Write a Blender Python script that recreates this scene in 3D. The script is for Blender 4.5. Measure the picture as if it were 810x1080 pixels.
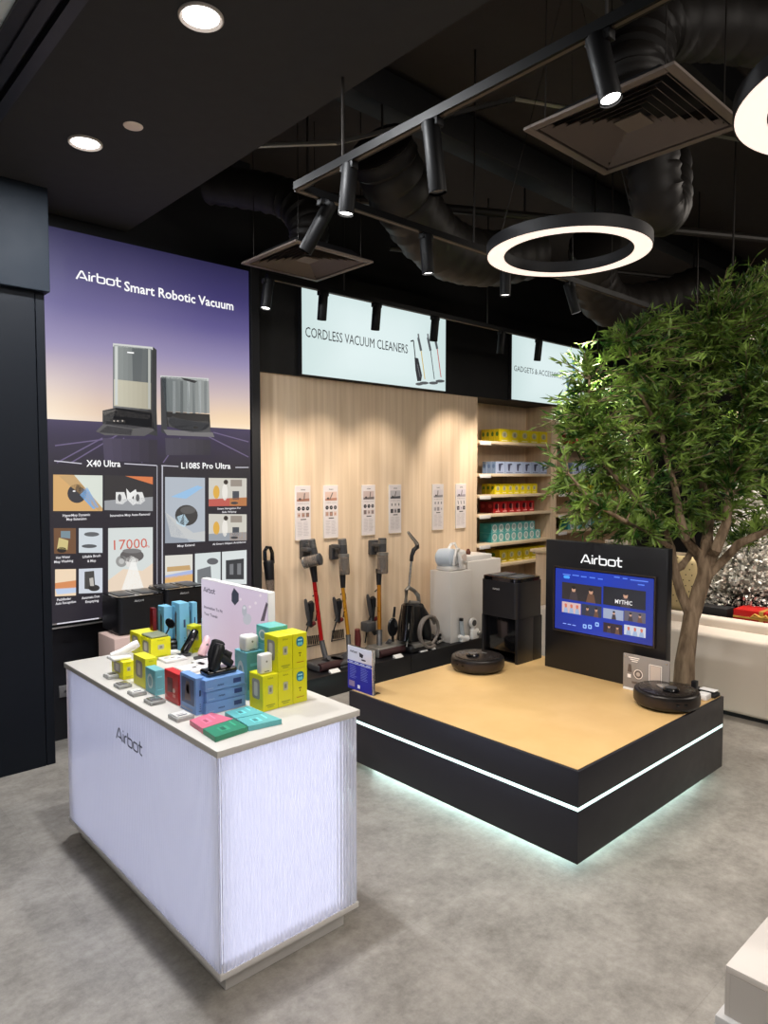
import bpy, bmesh, math, random
from mathutils import Vector, Matrix, noise
random.seed(7)
C = bpy.context.scene.collection
SC = bpy.context.scene
for o in list(bpy.data.objects): bpy.data.objects.remove(o)
PI = math.pi
def S(r, g, b):
    def f(c):
        c = c / 255.0
        return c / 12.92 if c <= .04045 else ((c + .055) / 1.055) ** 2.4
    return (f(r), f(g), f(b), 1.0)

# ------------------------------------------------------------------ camera
FPX = 736.0; CX, CY = 405.0, 540.0; HC = 1.72
PITCH = math.atan((CY - 502) / FPX)
YAW = math.atan((1210 - CX) * math.cos(PITCH) / FPX)
CAM = Vector((0, 0, HC))
FW = Vector((math.cos(YAW) * math.cos(PITCH), math.sin(YAW) * math.cos(PITCH), -math.sin(PITCH)))
RT = Vector((math.sin(YAW), -math.cos(YAW), 0))
UP = RT.cross(FW)
cd = bpy.data.cameras.new('camera'); cam = bpy.data.objects.new('camera', cd); C.objects.link(cam)
cd.sensor_fit = 'VERTICAL'; cd.sensor_height = 36; cd.sensor_width = 27; cd.lens = FPX / 1080 * 36
cd.clip_start = .02; cd.clip_end = 100
m = Matrix((RT, UP, -FW)).transposed().to_4x4(); m.translation = CAM
cam.matrix_world = m
SC.camera = cam
def ray(x, y): return FW + RT * ((x - CX) / FPX) - UP * ((y - CY) / FPX)
def onz(x, y, z=0.0):
    r = ray(x, y); return CAM + r * ((z - HC) / r.z)
def ony(x, y, Y):
    r = ray(x, y); return CAM + r * (Y / r.y)
def onx(x, y, X):
    r = ray(x, y); return CAM + r * (X / r.x)
def ond(x, y, D): return CAM + ray(x, y) * D

# ------------------------------------------------------------------ world, exposure, lights
w = bpy.data.worlds.new('world'); SC.world = w; w.use_nodes = True
w.node_tree.nodes['Background'].inputs[0].default_value = (.85, .92, 1, 1)
w.node_tree.nodes['Background'].inputs[1].default_value = .05
SC.view_settings.view_transform = 'Standard'; SC.view_settings.look = 'None'
SC.view_settings.exposure = 0.0; SC.view_settings.gamma = 1.0; SC.view_settings.use_curve_mapping = False

def light(name, kind, loc, target, power, color=(1, .93, .84), size=.1, angle=60, blend=.6, sy=None):
    l = bpy.data.lights.new(name, kind); l.energy = power; l.color = color
    o = bpy.data.objects.new(name, l); C.objects.link(o); o.location = loc
    d = Vector(target) - Vector(loc)
    o.rotation_euler = d.to_track_quat('-Z', 'Y').to_euler()
    if kind == 'SPOT':
        l.spot_size = math.radians(angle); l.spot_blend = blend; l.shadow_soft_size = size
    elif kind == 'AREA':
        l.size = size
        if sy: l.shape = 'RECTANGLE'; l.size_y = sy
    else: l.shadow_soft_size = size
    return o
# ceiling lighting of the mall corridor behind the viewer
light('corridor_ceiling_light', 'AREA', (-.6, .4, 3.3), (-.2, .8, 0), 75, (1, .97, .93), 2.0, sy=3.0)
light('shop_ceiling_light', 'AREA', (2.6, -1.0, 3.3), (2.8, .4, 0), 55, (1, .92, .84), 2.0, sy=1.6)
light('shop_ceiling_light', 'AREA', (6.2, .6, 3.3), (5.6, 1.4, 0), 60, (1, .90, .80), 1.6, sy=2.0)

# ------------------------------------------------------------------ materials
MATS = {}
def mat(name, col=(.5, .5, .5, 1), rough=.5, metal=0, emit=0, ecol=None, trans=0, ior=1.45, coat=0, spec=.5, alpha=1):
    if name in MATS: return MATS[name]
    m = bpy.data.materials.new(name); m.use_nodes = True
    b = m.node_tree.nodes['Principled BSDF']
    b.inputs['Base Color'].default_value = col; b.inputs['Roughness'].default_value = rough
    b.inputs['Metallic'].default_value = metal
    b.inputs['Transmission Weight'].default_value = trans; b.inputs['IOR'].default_value = ior
    b.inputs['Coat Weight'].default_value = coat; b.inputs['Specular IOR Level'].default_value = spec
    b.inputs['Alpha'].default_value = alpha
    if emit: b.inputs['Emission Color'].default_value = ecol or col; b.inputs['Emission Strength'].default_value = emit
    # faint procedural variation so that no surface is perfectly uniform
    if not emit and not trans:
        nt = m.node_tree; tc = nt.nodes.new('ShaderNodeTexCoord'); n = nt.nodes.new('ShaderNodeTexNoise'); n.inputs['Scale'].default_value = 14
        r = nt.nodes.new('ShaderNodeMapRange'); r.inputs[3].default_value = max(rough - .05, 0); r.inputs[4].default_value = min(rough + .06, 1)
        nt.links.new(tc.outputs['Object'], n.inputs['Vector']); nt.links.new(n.outputs['Fac'], r.inputs[0]); nt.links.new(r.outputs[0], b.inputs['Roughness'])
    MATS[name] = m; return m
def nodes(m): return m.node_tree.nodes, m.node_tree.links, m.node_tree.nodes['Principled BSDF']
def floor_mat():
    m = mat('floor_vinyl', S(150, 146, 140), .42); n, l, b = nodes(m)
    tc = n.new('ShaderNodeTexCoord'); a = n.new('ShaderNodeTexNoise'); a.inputs['Scale'].default_value = 4.2; a.inputs['Detail'].default_value = 10; a.inputs['Roughness'].default_value = .68
    a2 = n.new('ShaderNodeTexNoise'); a2.inputs['Scale'].default_value = 26; a2.inputs['Detail'].default_value = 10; a2.inputs['Roughness'].default_value = .8
    l.new(tc.outputs['Object'], a.inputs['Vector']); l.new(tc.outputs['Object'], a2.inputs['Vector'])
    mx = n.new('ShaderNodeMix'); mx.inputs[0].default_value = .45
    l.new(a.outputs['Fac'], mx.inputs[2]); l.new(a2.outputs['Fac'], mx.inputs[3])
    r = n.new('ShaderNodeValToRGB'); r.color_ramp.elements[0].position = .36; r.color_ramp.elements[0].color = S(124, 119, 112)
    r.color_ramp.elements[1].position = .64; r.color_ramp.elements[1].color = S(180, 174, 166)
    l.new(mx.outputs[0], r.inputs[0])
    br = n.new('ShaderNodeTexBrick'); br.inputs['Scale'].default_value = 1; br.inputs['Brick Width'].default_value = .92; br.inputs['Row Height'].default_value = .92
    br.inputs['Mortar Size'].default_value = .0015; br.offset = 0; br.inputs['Color1'].default_value = (1, 1, 1, 1); br.inputs['Color2'].default_value = (.93, .93, .93, 1); br.inputs['Mortar'].default_value = (.88, .88, .88, 1)
    l.new(tc.outputs['Object'], br.inputs['Vector'])
    mu = n.new('ShaderNodeMix'); mu.data_type = 'RGBA'; mu.blend_type = 'MULTIPLY'; mu.inputs[0].default_value = 1
    l.new(r.outputs[0], mu.inputs[6]); l.new(br.outputs[0], mu.inputs[7]); l.new(mu.outputs[2], b.inputs['Base Color'])
    return m
def wood_mat(name, c0, c1, sc=(14, 14, .7), rough=.5):
    m = mat(name, c0, rough); n, l, b = nodes(m)
    tc = n.new('ShaderNodeTexCoord'); mp = n.new('ShaderNodeMapping'); mp.inputs['Scale'].default_value = sc
    a = n.new('ShaderNodeTexNoise'); a.inputs['Scale'].default_value = 1.6; a.inputs['Detail'].default_value = 7; a.inputs['Distortion'].default_value = .3
    l.new(tc.outputs['Object'], mp.inputs[0]); l.new(mp.outputs[0], a.inputs['Vector'])
    r = n.new('ShaderNodeValToRGB'); r.color_ramp.elements[0].position = .34; r.color_ramp.elements[0].color = c0
    r.color_ramp.elements[1].position = .66; r.color_ramp.elements[1].color = c1
    l.new(a.outputs['Fac'], r.inputs[0]); l.new(r.outputs[0], b.inputs['Base Color']); return m
M_floor = floor_mat()
M_wood = wood_mat('oak_veneer', S(216, 190, 160), S(234, 210, 182), (16, 16, .5))
M_plywood = wood_mat('beige_laminate', S(205, 168, 112), S(212, 176, 120), (3, 3, 3), .38)
M_shelf = wood_mat('shelf_oak', S(206, 184, 152), S(230, 212, 184), (2, 10, 10))
M_bark = wood_mat('bark', S(104, 86, 68), S(160, 138, 114), (20, 20, 4), .85)
M_blackwall = mat('black_painted_panel', S(24, 25, 30), .45)
M_navy = mat('dark_blue_panel', S(17, 21, 28), .55, spec=.2)
M_ceil = mat('dark_plaster', S(56, 50, 47), .9)
M_soffit = mat('charcoal_plasterboard', S(52, 51, 52), .85)
M_black = mat('satin_black', S(20, 20, 23), .38)
M_matt = mat('matt_black', S(26, 26, 29), .62)
M_gloss = mat('gloss_black', S(10, 10, 12), .12, coat=.6)
M_podium = mat('podium_black_laminate', S(34, 34, 40), .42)
M_dgrey = mat('dark_grey_plastic', S(66, 66, 68), .35)
M_grey = mat('grey_metallic', S(140, 138, 134), .32, .6)
M_silver = mat('silver', S(190, 188, 184), .25, .8)
M_white = mat('white_plastic', S(228, 226, 224), .35)
M_paint = mat('white_painted_mdf', S(216, 212, 208), .45)
M_top = mat('white_laminate_top', S(206, 202, 196), .4)
M_red = mat('red_anodised', S(178, 22, 20), .28, .5)
M_gold = mat('gold_anodised', S(196, 140, 34), .28, .6)
M_clear = mat('clear_acrylic', (1, 1, 1, 1), .02, trans=1, ior=1.3)
M_glassy = mat('reeded_clear_acrylic', (.97, .985, 1, 1), .05, trans=1, ior=1.28)
M_smoke = mat('smoked_clear_cup', S(150, 140, 132), .08, trans=.6, ior=1.3)
M_duct = mat('duct_foil', S(28, 24, 21), .55, .1)
M_rail = mat('rail_black', S(8, 8, 9), .5, spec=.2)
M_spot = mat('spot_black', S(11, 11, 13), .5, spec=.3)
M_pipe = mat('pipe_dark', S(40, 36, 33), .5, .2)
M_cream = mat('cream_upholstery', S(222, 210, 196), .6)
M_pink = mat('blush_panel', S(214, 186, 176), .5)
M_lamp = mat('lamp_face', (1, 1, 1, 1), .5, emit=9, ecol=(1, .97, .93, 1))
M_ring = mat('ring_diffuser', (1, 1, 1, 1), .5, emit=1.0, ecol=S(255, 230, 216))
M_led = mat('led_strip', (1, 1, 1, 1), .5, emit=1.6, ecol=S(205, 255, 246))
M_ledunder = mat('led_strip_under', (1, 1, 1, 1), .5, emit=4, ecol=S(208, 255, 243))
M_box = mat('backlit_opal', (.8, .8, .85, 1), .6, emit=.84, ecol=S(222, 224, 255))
M_snow = mat('flocked_needles', S(240, 236, 228), .8)
M_gift = mat('red_gift_wrap', S(190, 24, 20), .4)
M_ribbon = mat('gold_ribbon', S(212, 172, 84), .35, .4)
M_soil = mat('soil', S(84, 62, 46), .95)
def art_mat(name, emit, rough=.4):
    m = mat(name, (.5, .5, .5, 1), rough); n, l, b = nodes(m)
    a = n.new('ShaderNodeAttribute'); a.attribute_name = 'Col'
    if emit:
        b.inputs['Base Color'].default_value = (.02, .02, .02, 1)
        l.new(a.outputs['Color'], b.inputs['Emission Color']); b.inputs['Emission Strength'].default_value = emit
    else: l.new(a.outputs['Color'], b.inputs['Base Color'])
    return m
def reeded_mat():
    m = mat('reeded_diffusing_acrylic', (.97, .985, 1, 1), .05, trans=1, ior=1.3); n, l, b = nodes(m)
    tr = n.new('ShaderNodeBsdfTranslucent'); tr.inputs[0].default_value = (.93, .94, .98, 1)
    ms = n.new('ShaderNodeMixShader'); ms.inputs[0].default_value = .32
    l.new(b.outputs[0], ms.inputs[1]); l.new(tr.outputs[0], ms.inputs[2]); l.new(ms.outputs[0], n['Material Output'].inputs[0]); return m
M_reed = reeded_mat()
A_lit = art_mat('backlit_print', 1.0, .35); A_screen = art_mat('screen_picture', 1.1, .2); A_print = art_mat('printed_card', 0)

# ------------------------------------------------------------------ mesh builder
class MB:
    def __init__(s): s.bm = bmesh.new()
    def box(s, a, b, bev=0, rot=None, piv=None, seg=2):
        a, b = Vector(a), Vector(b)
        r = bmesh.ops.create_cube(s.bm, size=1); vs = r['verts']
        c = (a + b) / 2; d = b - a
        for v in vs: v.co = Vector((v.co.x * d.x, v.co.y * d.y, v.co.z * d.z)) + c
        if bev:
            es = list({e for v in vs for e in v.link_edges})
            r = bmesh.ops.bevel(s.bm, geom=es, offset=bev, segments=seg, affect='EDGES', profile=.5)
            vs = list({v for f in r['faces'] for v in f.verts} | {v for v in vs if v.is_valid})
        if rot: bmesh.ops.rotate(s.bm, verts=vs, cent=piv or c, matrix=rot)
        return vs
    def tube(s, pts, rad, n=10, cap=True):
        pts = [Vector(p) for p in pts]; rings = []
        if not hasattr(rad, '__len__'): rad = [rad] * len(pts)
        ref = None
        for i, p in enumerate(pts):
            t = (pts[min(i + 1, len(pts) - 1)] - pts[max(i - 1, 0)])
            if t.length < 1e-9: t = Vector((0, 0, 1))
            t.normalize()
            if ref is None: ref = Vector((0, 0, 1)) if abs(t.z) < .9 else Vector((1, 0, 0))
            u = t.cross(ref).normalized(); v = t.cross(u).normalized(); ref = v.cross(t) if False else ref
            if abs(t.dot(ref)) > .97: ref = u; u = t.cross(ref).normalized(); v = t.cross(u).normalized()
            rings.append([s.bm.verts.new(p + (u * math.cos(2 * PI * k / n) + v * math.sin(2 * PI * k / n)) * rad[i]) for k in range(n)])
        for a, b in zip(rings, rings[1:]):
            # match nearest rotation to avoid twists
            off = min(range(n), key=lambda o: (a[0].co - b[o].co).length)
            b[:] = b[off:] + b[:off]
            if (a[1].co - b[1].co).length > (a[1].co - b[-1].co).length: b[:] = [b[0]] + b[:0:-1]
            for k in range(n): s.bm.faces.new((a[k], a[(k + 1) % n], b[(k + 1) % n], b[k]))
        if cap:
            s.bm.faces.new(rings[0]); s.bm.faces.new(rings[-1][::-1])
        return s
    def lathe(s, prof, origin=(0, 0, 0), axis=(0, 0, 1), n=24, sx=1, sy=1):
        o = Vector(origin); ax = Vector(axis).normalized()
        q = Vector((0, 0, 1)).rotation_difference(ax); rings = []
        for r, z in prof:
            if r < 1e-6: rings.append([s.bm.verts.new(o + q @ Vector((0, 0, z)))])
            else: rings.append([s.bm.verts.new(o + q @ Vector((r * sx * math.cos(2 * PI * k / n), r * sy * math.sin(2 * PI * k / n), z))) for k in range(n)])
        for a, b in zip(rings, rings[1:]):
            if len(a) == 1 and len(b) == 1: continue
            for k in range(n):
                k2 = (k + 1) % n
                if len(a) == 1: s.bm.faces.new((a[0], b[k2], b[k]))
                elif len(b) == 1: s.bm.faces.new((a[k], a[k2], b[0]))
                else: s.bm.faces.new((a[k], a[k2], b[k2], b[k]))
        return s
    def prism(s, poly, d):
        "extrude a planar polygon of 3D points along vector d"
        d = Vector(d); a = [s.bm.verts.new(Vector(p)) for p in poly]; b = [s.bm.verts.new(Vector(p) + d) for p in poly]; n = len(a)
        s.bm.faces.new(a[::-1]); s.bm.faces.new(b)
        for k in range(n): s.bm.faces.new((a[k], a[(k + 1) % n], b[(k + 1) % n], b[k]))
        return s
    def quad(s, *p): s.bm.faces.new([s.bm.verts.new(Vector(q)) for q in p]); return s
    def mesh(s, name, material, inv=None, smooth=35):
        if inv is not None: s.bm.transform(inv)
        bmesh.ops.recalc_face_normals(s.bm, faces=s.bm.faces)
        me = bpy.data.meshes.new(name); s.bm.to_mesh(me); s.bm.free()
        me.materials.append(material)
        if smooth:
            me.polygons.foreach_set('use_smooth', [True] * len(me.polygons)); 
            try: me.set_sharp_from_angle(angle=math.radians(smooth))
            except Exception: pass
        return me
WORLD = {}
def root_inv(o):
    while o.parent: o = o.parent
    return WORLD[o.name].inverted()
def thing(name, label, cat, loc=(0, 0, 0), rz=0, group=None):
    o = bpy.data.objects.new(name, None); C.objects.link(o); o.empty_display_size = .05
    o.location = loc; o.rotation_euler = (0, 0, rz); o['label'] = label; o['category'] = cat
    if group: o['group'] = group
    WORLD[o.name] = Matrix.Translation(Vector(loc)) @ Matrix.Rotation(rz, 4, 'Z')
    return o
def part(parent, name, mb, material, label=None, local=False, smooth=35):
    me = mb.mesh(name, material, None if local else root_inv(parent), smooth)
    o = bpy.data.objects.new(name, me); C.objects.link(o); o.parent = parent
    if label: o['label'] = label
    return o
def single(name, mb, material, label, cat, group=None, origin=None, smooth=35):
    "a thing that is one mesh"
    vs = [v.co for v in mb.bm.verts]
    if origin is None:
        origin = Vector(((min(v.x for v in vs) + max(v.x for v in vs)) / 2, (min(v.y for v in vs) + max(v.y for v in vs)) / 2, min(v.z for v in vs)))
    me = mb.mesh(name, material, Matrix.Translation(-Vector(origin)), smooth)
    o = bpy.data.objects.new(name, me); C.objects.link(o); o.location = origin
    o['label'] = label; o['category'] = cat
    if group: o['group'] = group
    WORLD[o.name] = Matrix.Translation(Vector(origin))
    return o
def struct(name, mb, material, smooth=0):
    me = mb.mesh(name, material, None, smooth); o = bpy.data.objects.new(name, me); C.objects.link(o); o['kind'] = 'structure'
    WORLD[o.name] = Matrix.Identity(4); return o
def copy_tree(o, parent=None, link=True):
    c = o.copy(); C.objects.link(c); c.parent = parent
    for ch in list(o.children): copy_tree(ch, c)
    return c

# text outlines, drawn once with the built-in font
_tc = {}
def text_poly(s, bold=False):
    if (s, bold) in _tc: return _tc[(s, bold)]
    cu = bpy.data.curves.new('t', 'FONT'); cu.body = s; cu.resolution_u = 2
    if bold: cu.offset = .018
    ob = bpy.data.objects.new('t', cu); me = bpy.data.meshes.new_from_object(ob)
    vs = [(v.co.x, v.co.y) for v in me.vertices]; fs = [tuple(p.vertices) for p in me.polygons]
    bpy.data.objects.remove(ob); bpy.data.curves.remove(cu); bpy.data.meshes.remove(me)
    x0 = min(v[0] for v in vs); x1 = max(v[0] for v in vs)
    vs = [((x - x0) / (x1 - x0), y / .7) for x, y in vs]
    _tc[(s, bold)] = (vs, fs, (x1 - x0) / .7); return _tc[(s, bold)]
def rr(cx, cy, w, h, r, n=4):
    pts = []
    for sx, sy, a0 in ((1, 1, 0), (-1, 1, 90), (-1, -1, 180), (1, -1, 270)):
        for k in range(n + 1):
            a = math.radians(a0 + 90 * k / n); pts.append((cx + sx * (w / 2 - r) + r * math.cos(a), cy + sy * (h / 2 - r) + r * math.sin(a)))
    return pts
def arc(cx, cy, r, a0, a1, n=5): return [(cx + r * math.cos(math.radians(a0 + (a1 - a0) * k / n)), cy + r * math.sin(math.radians(a0 + (a1 - a0) * k / n))) for k in range(n + 1)]
LOGO = [[(0, 0), (.40, .92), (.52, .92), (.92, 0)], [(.30, .22), (.80, .22)], [(1.12, 0), (1.12, .66)], [(1.12, .86), (1.12, .96)],
        [(1.34, 0), (1.34, .42)] + arc(1.56, .42, .22, 180, 90)[1:] + [(1.66, .64)],
        [(1.84, 1.0), (1.84, .16)] + arc(2.0, .16, .16, 180, 270)[1:] + [(2.34, 0)] + arc(2.34, .16, .16, 270, 360)[1:] + [(2.5, .48)] + arc(2.34, .48, .16, 0, 90)[1:] + [(1.84, .64)],
        rr(3.03, .32, .66, .64, .16) + [rr(3.03, .32, .66, .64, .16)[0]],
        [(3.66, .98), (3.66, .16)] + arc(3.82, .16, .16, 180, 270)[1:] + [(3.98, 0)], [(3.48, .64), (4.0, .64)]]
LOGOW = 4.0
class Art:
    "flat printed artwork on the plane through O spanned by unit vectors U, V and facing N"
    def __init__(s, O, U, V, eps=.0006):
        s.O, s.U, s.V = Vector(O), Vector(U).normalized(), Vector(V).normalized(); s.N = s.U.cross(s.V).normalized()
        s.v = []; s.f = []; s.c = []; s.L = 1; s.eps = eps
    def px(s, x, y):
        r = ray(x, y); t = (s.O - CAM).dot(s.N) / r.dot(s.N); d = CAM + r * t - s.O
        return (d.dot(s.U), d.dot(s.V))
    def poly(s, pts, col, px=False, layer=None):
        if px: pts = [s.px(*p) for p in pts]
        L = s.L if layer is None else layer
        i = len(s.v); s.v += [(p[0], p[1], L) for p in pts]; s.f.append(tuple(range(i, i + len(pts))))
        s.c.append([col] * len(pts) if not isinstance(col, list) else col)
    def rect(s, u0, v0, u1, v1, col, layer=None): s.poly([(u0, v0), (u1, v0), (u1, v1), (u0, v1)], col, layer=layer)
    def ell(s, cx, cy, rx, ry, col, n=20, px=False, rot=0, layer=None):
        ca, sa = math.cos(rot), math.sin(rot)
        pts = [(cx + rx * math.cos(2 * PI * k / n) * ca - ry * math.sin(2 * PI * k / n) * sa, cy + rx * math.cos(2 * PI * k / n) * sa + ry * math.sin(2 * PI * k / n) * ca) for k in range(n)]
        s.poly(pts, col, px, layer)
    def text(s, t, u, v, width=None, cap=.02, col=(1, 1, 1, 1), bold=False, center=False):
        vs, fs, asp = text_poly(t, bold)
        if width is None: width = asp * cap
        if center: u -= width / 2
        i = len(s.v); s.v += [(u + a * width, v + b * cap, s.L) for a, b in vs]
        for f in fs: s.f.append(tuple(i + k for k in f)); s.c.append([col] * len(f))
    def logo(s, u, v, width, col, th=.13):
        k = width / LOGOW; kv = k * .80
        for st in LOGO:
            for (x0, y0), (x1, y1) in zip(st, st[1:]):
                d = Vector((x1 - x0, y1 - y0)); n = Vector((-d.y, d.x)).normalized() * th / 2; e = d.normalized() * .02
                s.poly([(u + (x0 - e.x + n.x) * k, v + (y0 - e.y + n.y) * kv), (u + (x0 - e.x - n.x) * k, v + (y0 - e.y - n.y) * kv), (u + (x1 + e.x - n.x) * k, v + (y1 + e.y - n.y) * kv), (u + (x1 + e.x + n.x) * k, v + (y1 + e.y + n.y) * kv)], col)
    def line(s, pts, wd, col, px=False):
        if px: pts = [s.px(*p) for p in pts]
        for a, b in zip(pts, pts[1:]):
            d = Vector((b[0] - a[0], b[1] - a[1])); 
            if d.length < 1e-9: continue
            n = Vector((-d.y, d.x)).normalized() * wd / 2
            s.poly([(a[0] + n.x, a[1] + n.y), (a[0] - n.x, a[1] - n.y), (b[0] - n.x, b[1] - n.y), (b[0] + n.x, b[1] + n.y)], col)
    def grad(s, u0, v0, u1, v1, fn, nu=8, nv=16):
        for i in range(nu):
            for j in range(nv):
                q = [(i, j), (i + 1, j), (i + 1, j + 1), (i, j + 1)]
                s.poly([(u0 + (u1 - u0) * a / nu, v0 + (v1 - v0) * b / nv) for a, b in q], [fn(a / nu, b / nv) for a, b in q])
    def build(s, parent, name, material, label=None):
        me = bpy.data.meshes.new(name); inv = root_inv(parent)
        me.from_pydata([inv @ (s.O + s.U * u + s.V * v + s.N * (L * s.eps)) for u, v, L in s.v], [], s.f)
        ca = me.color_attributes.new('Col', 'FLOAT_COLOR', 'CORNER')
        flat = [x for cs in s.c for c in cs for x in c]
        ca.data.foreach_set('color', flat); me.materials.append(material)
        o = bpy.data.objects.new(name, me); C.objects.link(o); o.parent = parent
        if label: o['label'] = label
        return o
def lerp(a, b, t): return tuple(a[i] + (b[i] - a[i]) * t for i in range(4))
def ramp(stops, t):
    for (t0, c0), (t1, c1) in zip(stops, stops[1:]):
        if t <= t1: return lerp(c0, c1, max(0, (t - t0) / (t1 - t0)))
    return stops[-1][1]

# ================================================================== STRUCTURE
YW = 4.72
b = MB(); b.box((-2.5, -2.5, -.05), (9.6, 6.2, 0)); struct('floor', b, M_floor)
b = MB(); b.box((-2.5, -2.5, 4.1), (9.6, 6.2, 4.15)); struct('ceiling', b, M_ceil)
b = MB(); b.box((.92, -2.5, 3.36), (1.955, 4.70, 3.50)); b.box((1.90, -2.5, 3.5), (1.955, 4.70, 4.1)); struct('ceiling_soffit', b, M_soffit)
b = MB()
for x0, x1, z in ((.748, .80, 3.345), (.80, .848, 3.335), (.848, .874, 3.37), (.874, .92, 3.335)): b.box((x0, -2.5, z), (x1, 4.34, 3.5))
struct('trim_1', b, mat('shutter_rail', S(38, 38, 44), .4))
b = MB(); b.box((-2.5, -2.5, 3.36), (.748, 6.0, 3.46)); struct('ceiling_corridor', b, mat('corridor_plaster', S(226, 234, 238), .8))
# pillar at left with its boxed head
b = MB(); b.box((.2, 4.35, 0), (1.265, 4.70, 3.36), .004); b.box((1.268, 4.352, 0), (1.318, 4.70, 3.36), .004); struct('wall_pillar', b, M_navy)
b = MB(); b.box((.2, 4.30, 2.775), (1.335, 4.70, 3.36), .004); struct('trim_2', b, mat('pillar_head_panel', S(24, 31, 40), .6, spec=.2))
# wall under and behind the backlit poster, wall above wood
b = MB(); b.box((-2.5, 4.72, 0), (2.93, 5.0, 4.1)); struct('wall_left', b, M_blackwall)
b = MB(); b.box((2.93, 4.70, 2.535), (8.9, 5.2, 3.42)); b.box((2.93, 4.80, 3.42), (9.6, 5.2, 4.1)); struct('wall_fascia', b, mat('fascia_black', S(20, 20, 22), .6))
NX0, NX1, NX2, NX3 = ony(503.5, 450, YW).x, ony(581, 500, YW).x, ony(587, 500, YW).x, 8.70
ND = .36
b = MB(); b.box((2.93, YW, 0), (NX0, 4.9, 2.535)); b.box((NX1, YW, 0), (NX2, YW + ND, 2.535)); b.box((NX3, YW, 0), (8.9, YW + ND, 2.535)); b.box((NX0 - .02, YW + ND, 0), (8.9, YW + ND + .03, 2.535))
b.box((NX0 - .02, YW + .15, 0), (NX0, YW + ND, 2.535))
struct('wall_back', b, M_wood)
b = MB()
for px_ in (): pass
b.box((2.855, 4.60, 0), (2.93, 4.72, 3.36), .003); struct('trim_3', b, M_matt)
b = MB(); b.box((8.9, 4.6, 0), (9.6, 6.2, 4.1)); b.box((9.5, -2.5, 0), (9.6, 4.6, 4.1)); struct('wall_right', b, mat('far_wall_dark', S(30, 28, 28), .8))

# ================================================================== BACKLIT POSTER
YB = 4.615
X0, X1 = 1.35, 2.845
Zt, Zb = 3.255, ony(59, 658, YB).z
t = thing('lightbox_poster', 'tall backlit poster of two robot vacuum docks with purple sky on dark wall', 'poster', (2.1, 4.66, Zb))
b = MB(); b.box((X0, YB, Zb), (X1, 4.72, Zt), .004); part(t, 'lightbox_frame', b, M_black)
b = MB(); b.box((X0, YB - .012, Zb - .03), (1.72, YB + .03, Zb - .022)); b.box((X0, YB - .004, Zb - .006), (1.70, YB, Zb + .004)); part(t, 'bottom_edge', b, M_silver)
O = Vector((X0, YB - .001, Zb)); A = Art(O, (1, 0, 0), (0, 0, 1))
W_, H_ = X1 - X0, Zt - Zb
hz = A.px(150, 447)[1] / H_
stops_s = [(0, S(250, 226, 196)), (.05, S(244, 214, 176)), (.20, S(206, 186, 184)), (.40, S(146, 136, 176)), (.60, S(92, 84, 140)), (.80, S(60, 54, 106)), (1, S(40, 37, 74))]
stops_g = [(0, S(58, 48, 84)), (.3, S(44, 34, 66)), (1, S(34, 28, 42))]
v490 = A.px(150, 492)[1] / H_
def bg(u, t):
    c = ramp(stops_s, t); k = abs(u - .42) / .58
    c = lerp(c, S(150, 140, 170), max(0, .45 - abs(u - .40)) * (1 - t) * .9)
    if t < .35 and u < .25: c = lerp(c, S(255, 248, 236), (1 - t / .35) * .5 * (1 - u / .25))
    return c
A.grad(0, hz * H_, W_, H_, bg, 12, 26)
A.grad(0, v490 * H_, W_, hz * H_, lambda u, t: ramp(stops_g, 1 - t), 6, 8)
A.rect(0, 0, W_, v490 * H_, S(33, 28, 38))
A.L = 2
for x0_, y0_, x1_, y1_ in ((60, 488, 108, 462), (58, 470, 120, 462), (130, 462, 150, 488), (262, 482, 215, 458), (262, 466, 225, 456), (190, 462, 172, 488), (75, 488, 125, 458)):
    A.line([(x0_, y0_), (x1_, y1_)], .008, S(104, 92, 128), px=True)
def V(x, y): return A.px(x, y)
def logo_px(A, x0, y0, x1, y1, col, th=.14):
    p, q = A.px(x0, y0), A.px(x1, y1); A.logo(p[0], p[1], q[0] - p[0], col, th)
def text_px(A, s, x0, y0, x1, cap, col, bold=False):
    p = A.px(x0, y0); q = A.px(x1, y0); A.text(s, p[0], p[1], q[0] - p[0], cap, col, bold)
W1 = (1.0, 1.0, 1.0, 1)
A.L = 5
p, q = V(80.5, 294), V(127.5, 303); A.logo(p[0], p[1], q[0] - p[0], W1, .15)
p, q = V(131, 306.5), V(246, 328); A.text('Smart Robotic Vacuum', p[0], p[1] , q[0] - p[0], .062, W1, True)
p, q = V(91, 492), V(127, 493); A.text('X40 Ultra', p[0], p[1], q[0] - p[0], .042, W1, True)
p, q = V(191, 494), V(243, 498); A.text('L108S Pro Ultra', p[0], p[1], q[0] - p[0], .042, W1, True)
for a_, b_ in (((57, 486), (86, 489)), ((131, 489), (165, 491)), ((170, 491), (188, 492)), ((248, 493), (262, 493))): A.line([a_, b_], .006, S(210, 208, 220), px=True)
for x in (165.5, 171): A.line([(x, 491), (x, 640)], .008 if x > 170 else .004, S(200, 200, 212), px=True)
A.line([(60, 658), (104, 652)], .008, S(230, 228, 240), px=True)
# the two docks of the poster
A.L = 3
def P_(pts, c): A.poly(pts, c, px=True)
def shade(pts4, ca, cb, n=6):   # horizontal colour steps across a quad  tl,tr,br,bl
    tl, tr, br, bl = [Vector(p) for p in pts4]
    for i in range(n):
        a0, a1 = i / n, (i + 1) / n; c = lerp(ca, cb, (i + .5) / n)
        A.poly([tuple(tl.lerp(tr, a0)), tuple(tl.lerp(tr, a1)), tuple(bl.lerp(br, a1)), tuple(bl.lerp(br, a0))], c, px=True)
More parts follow.
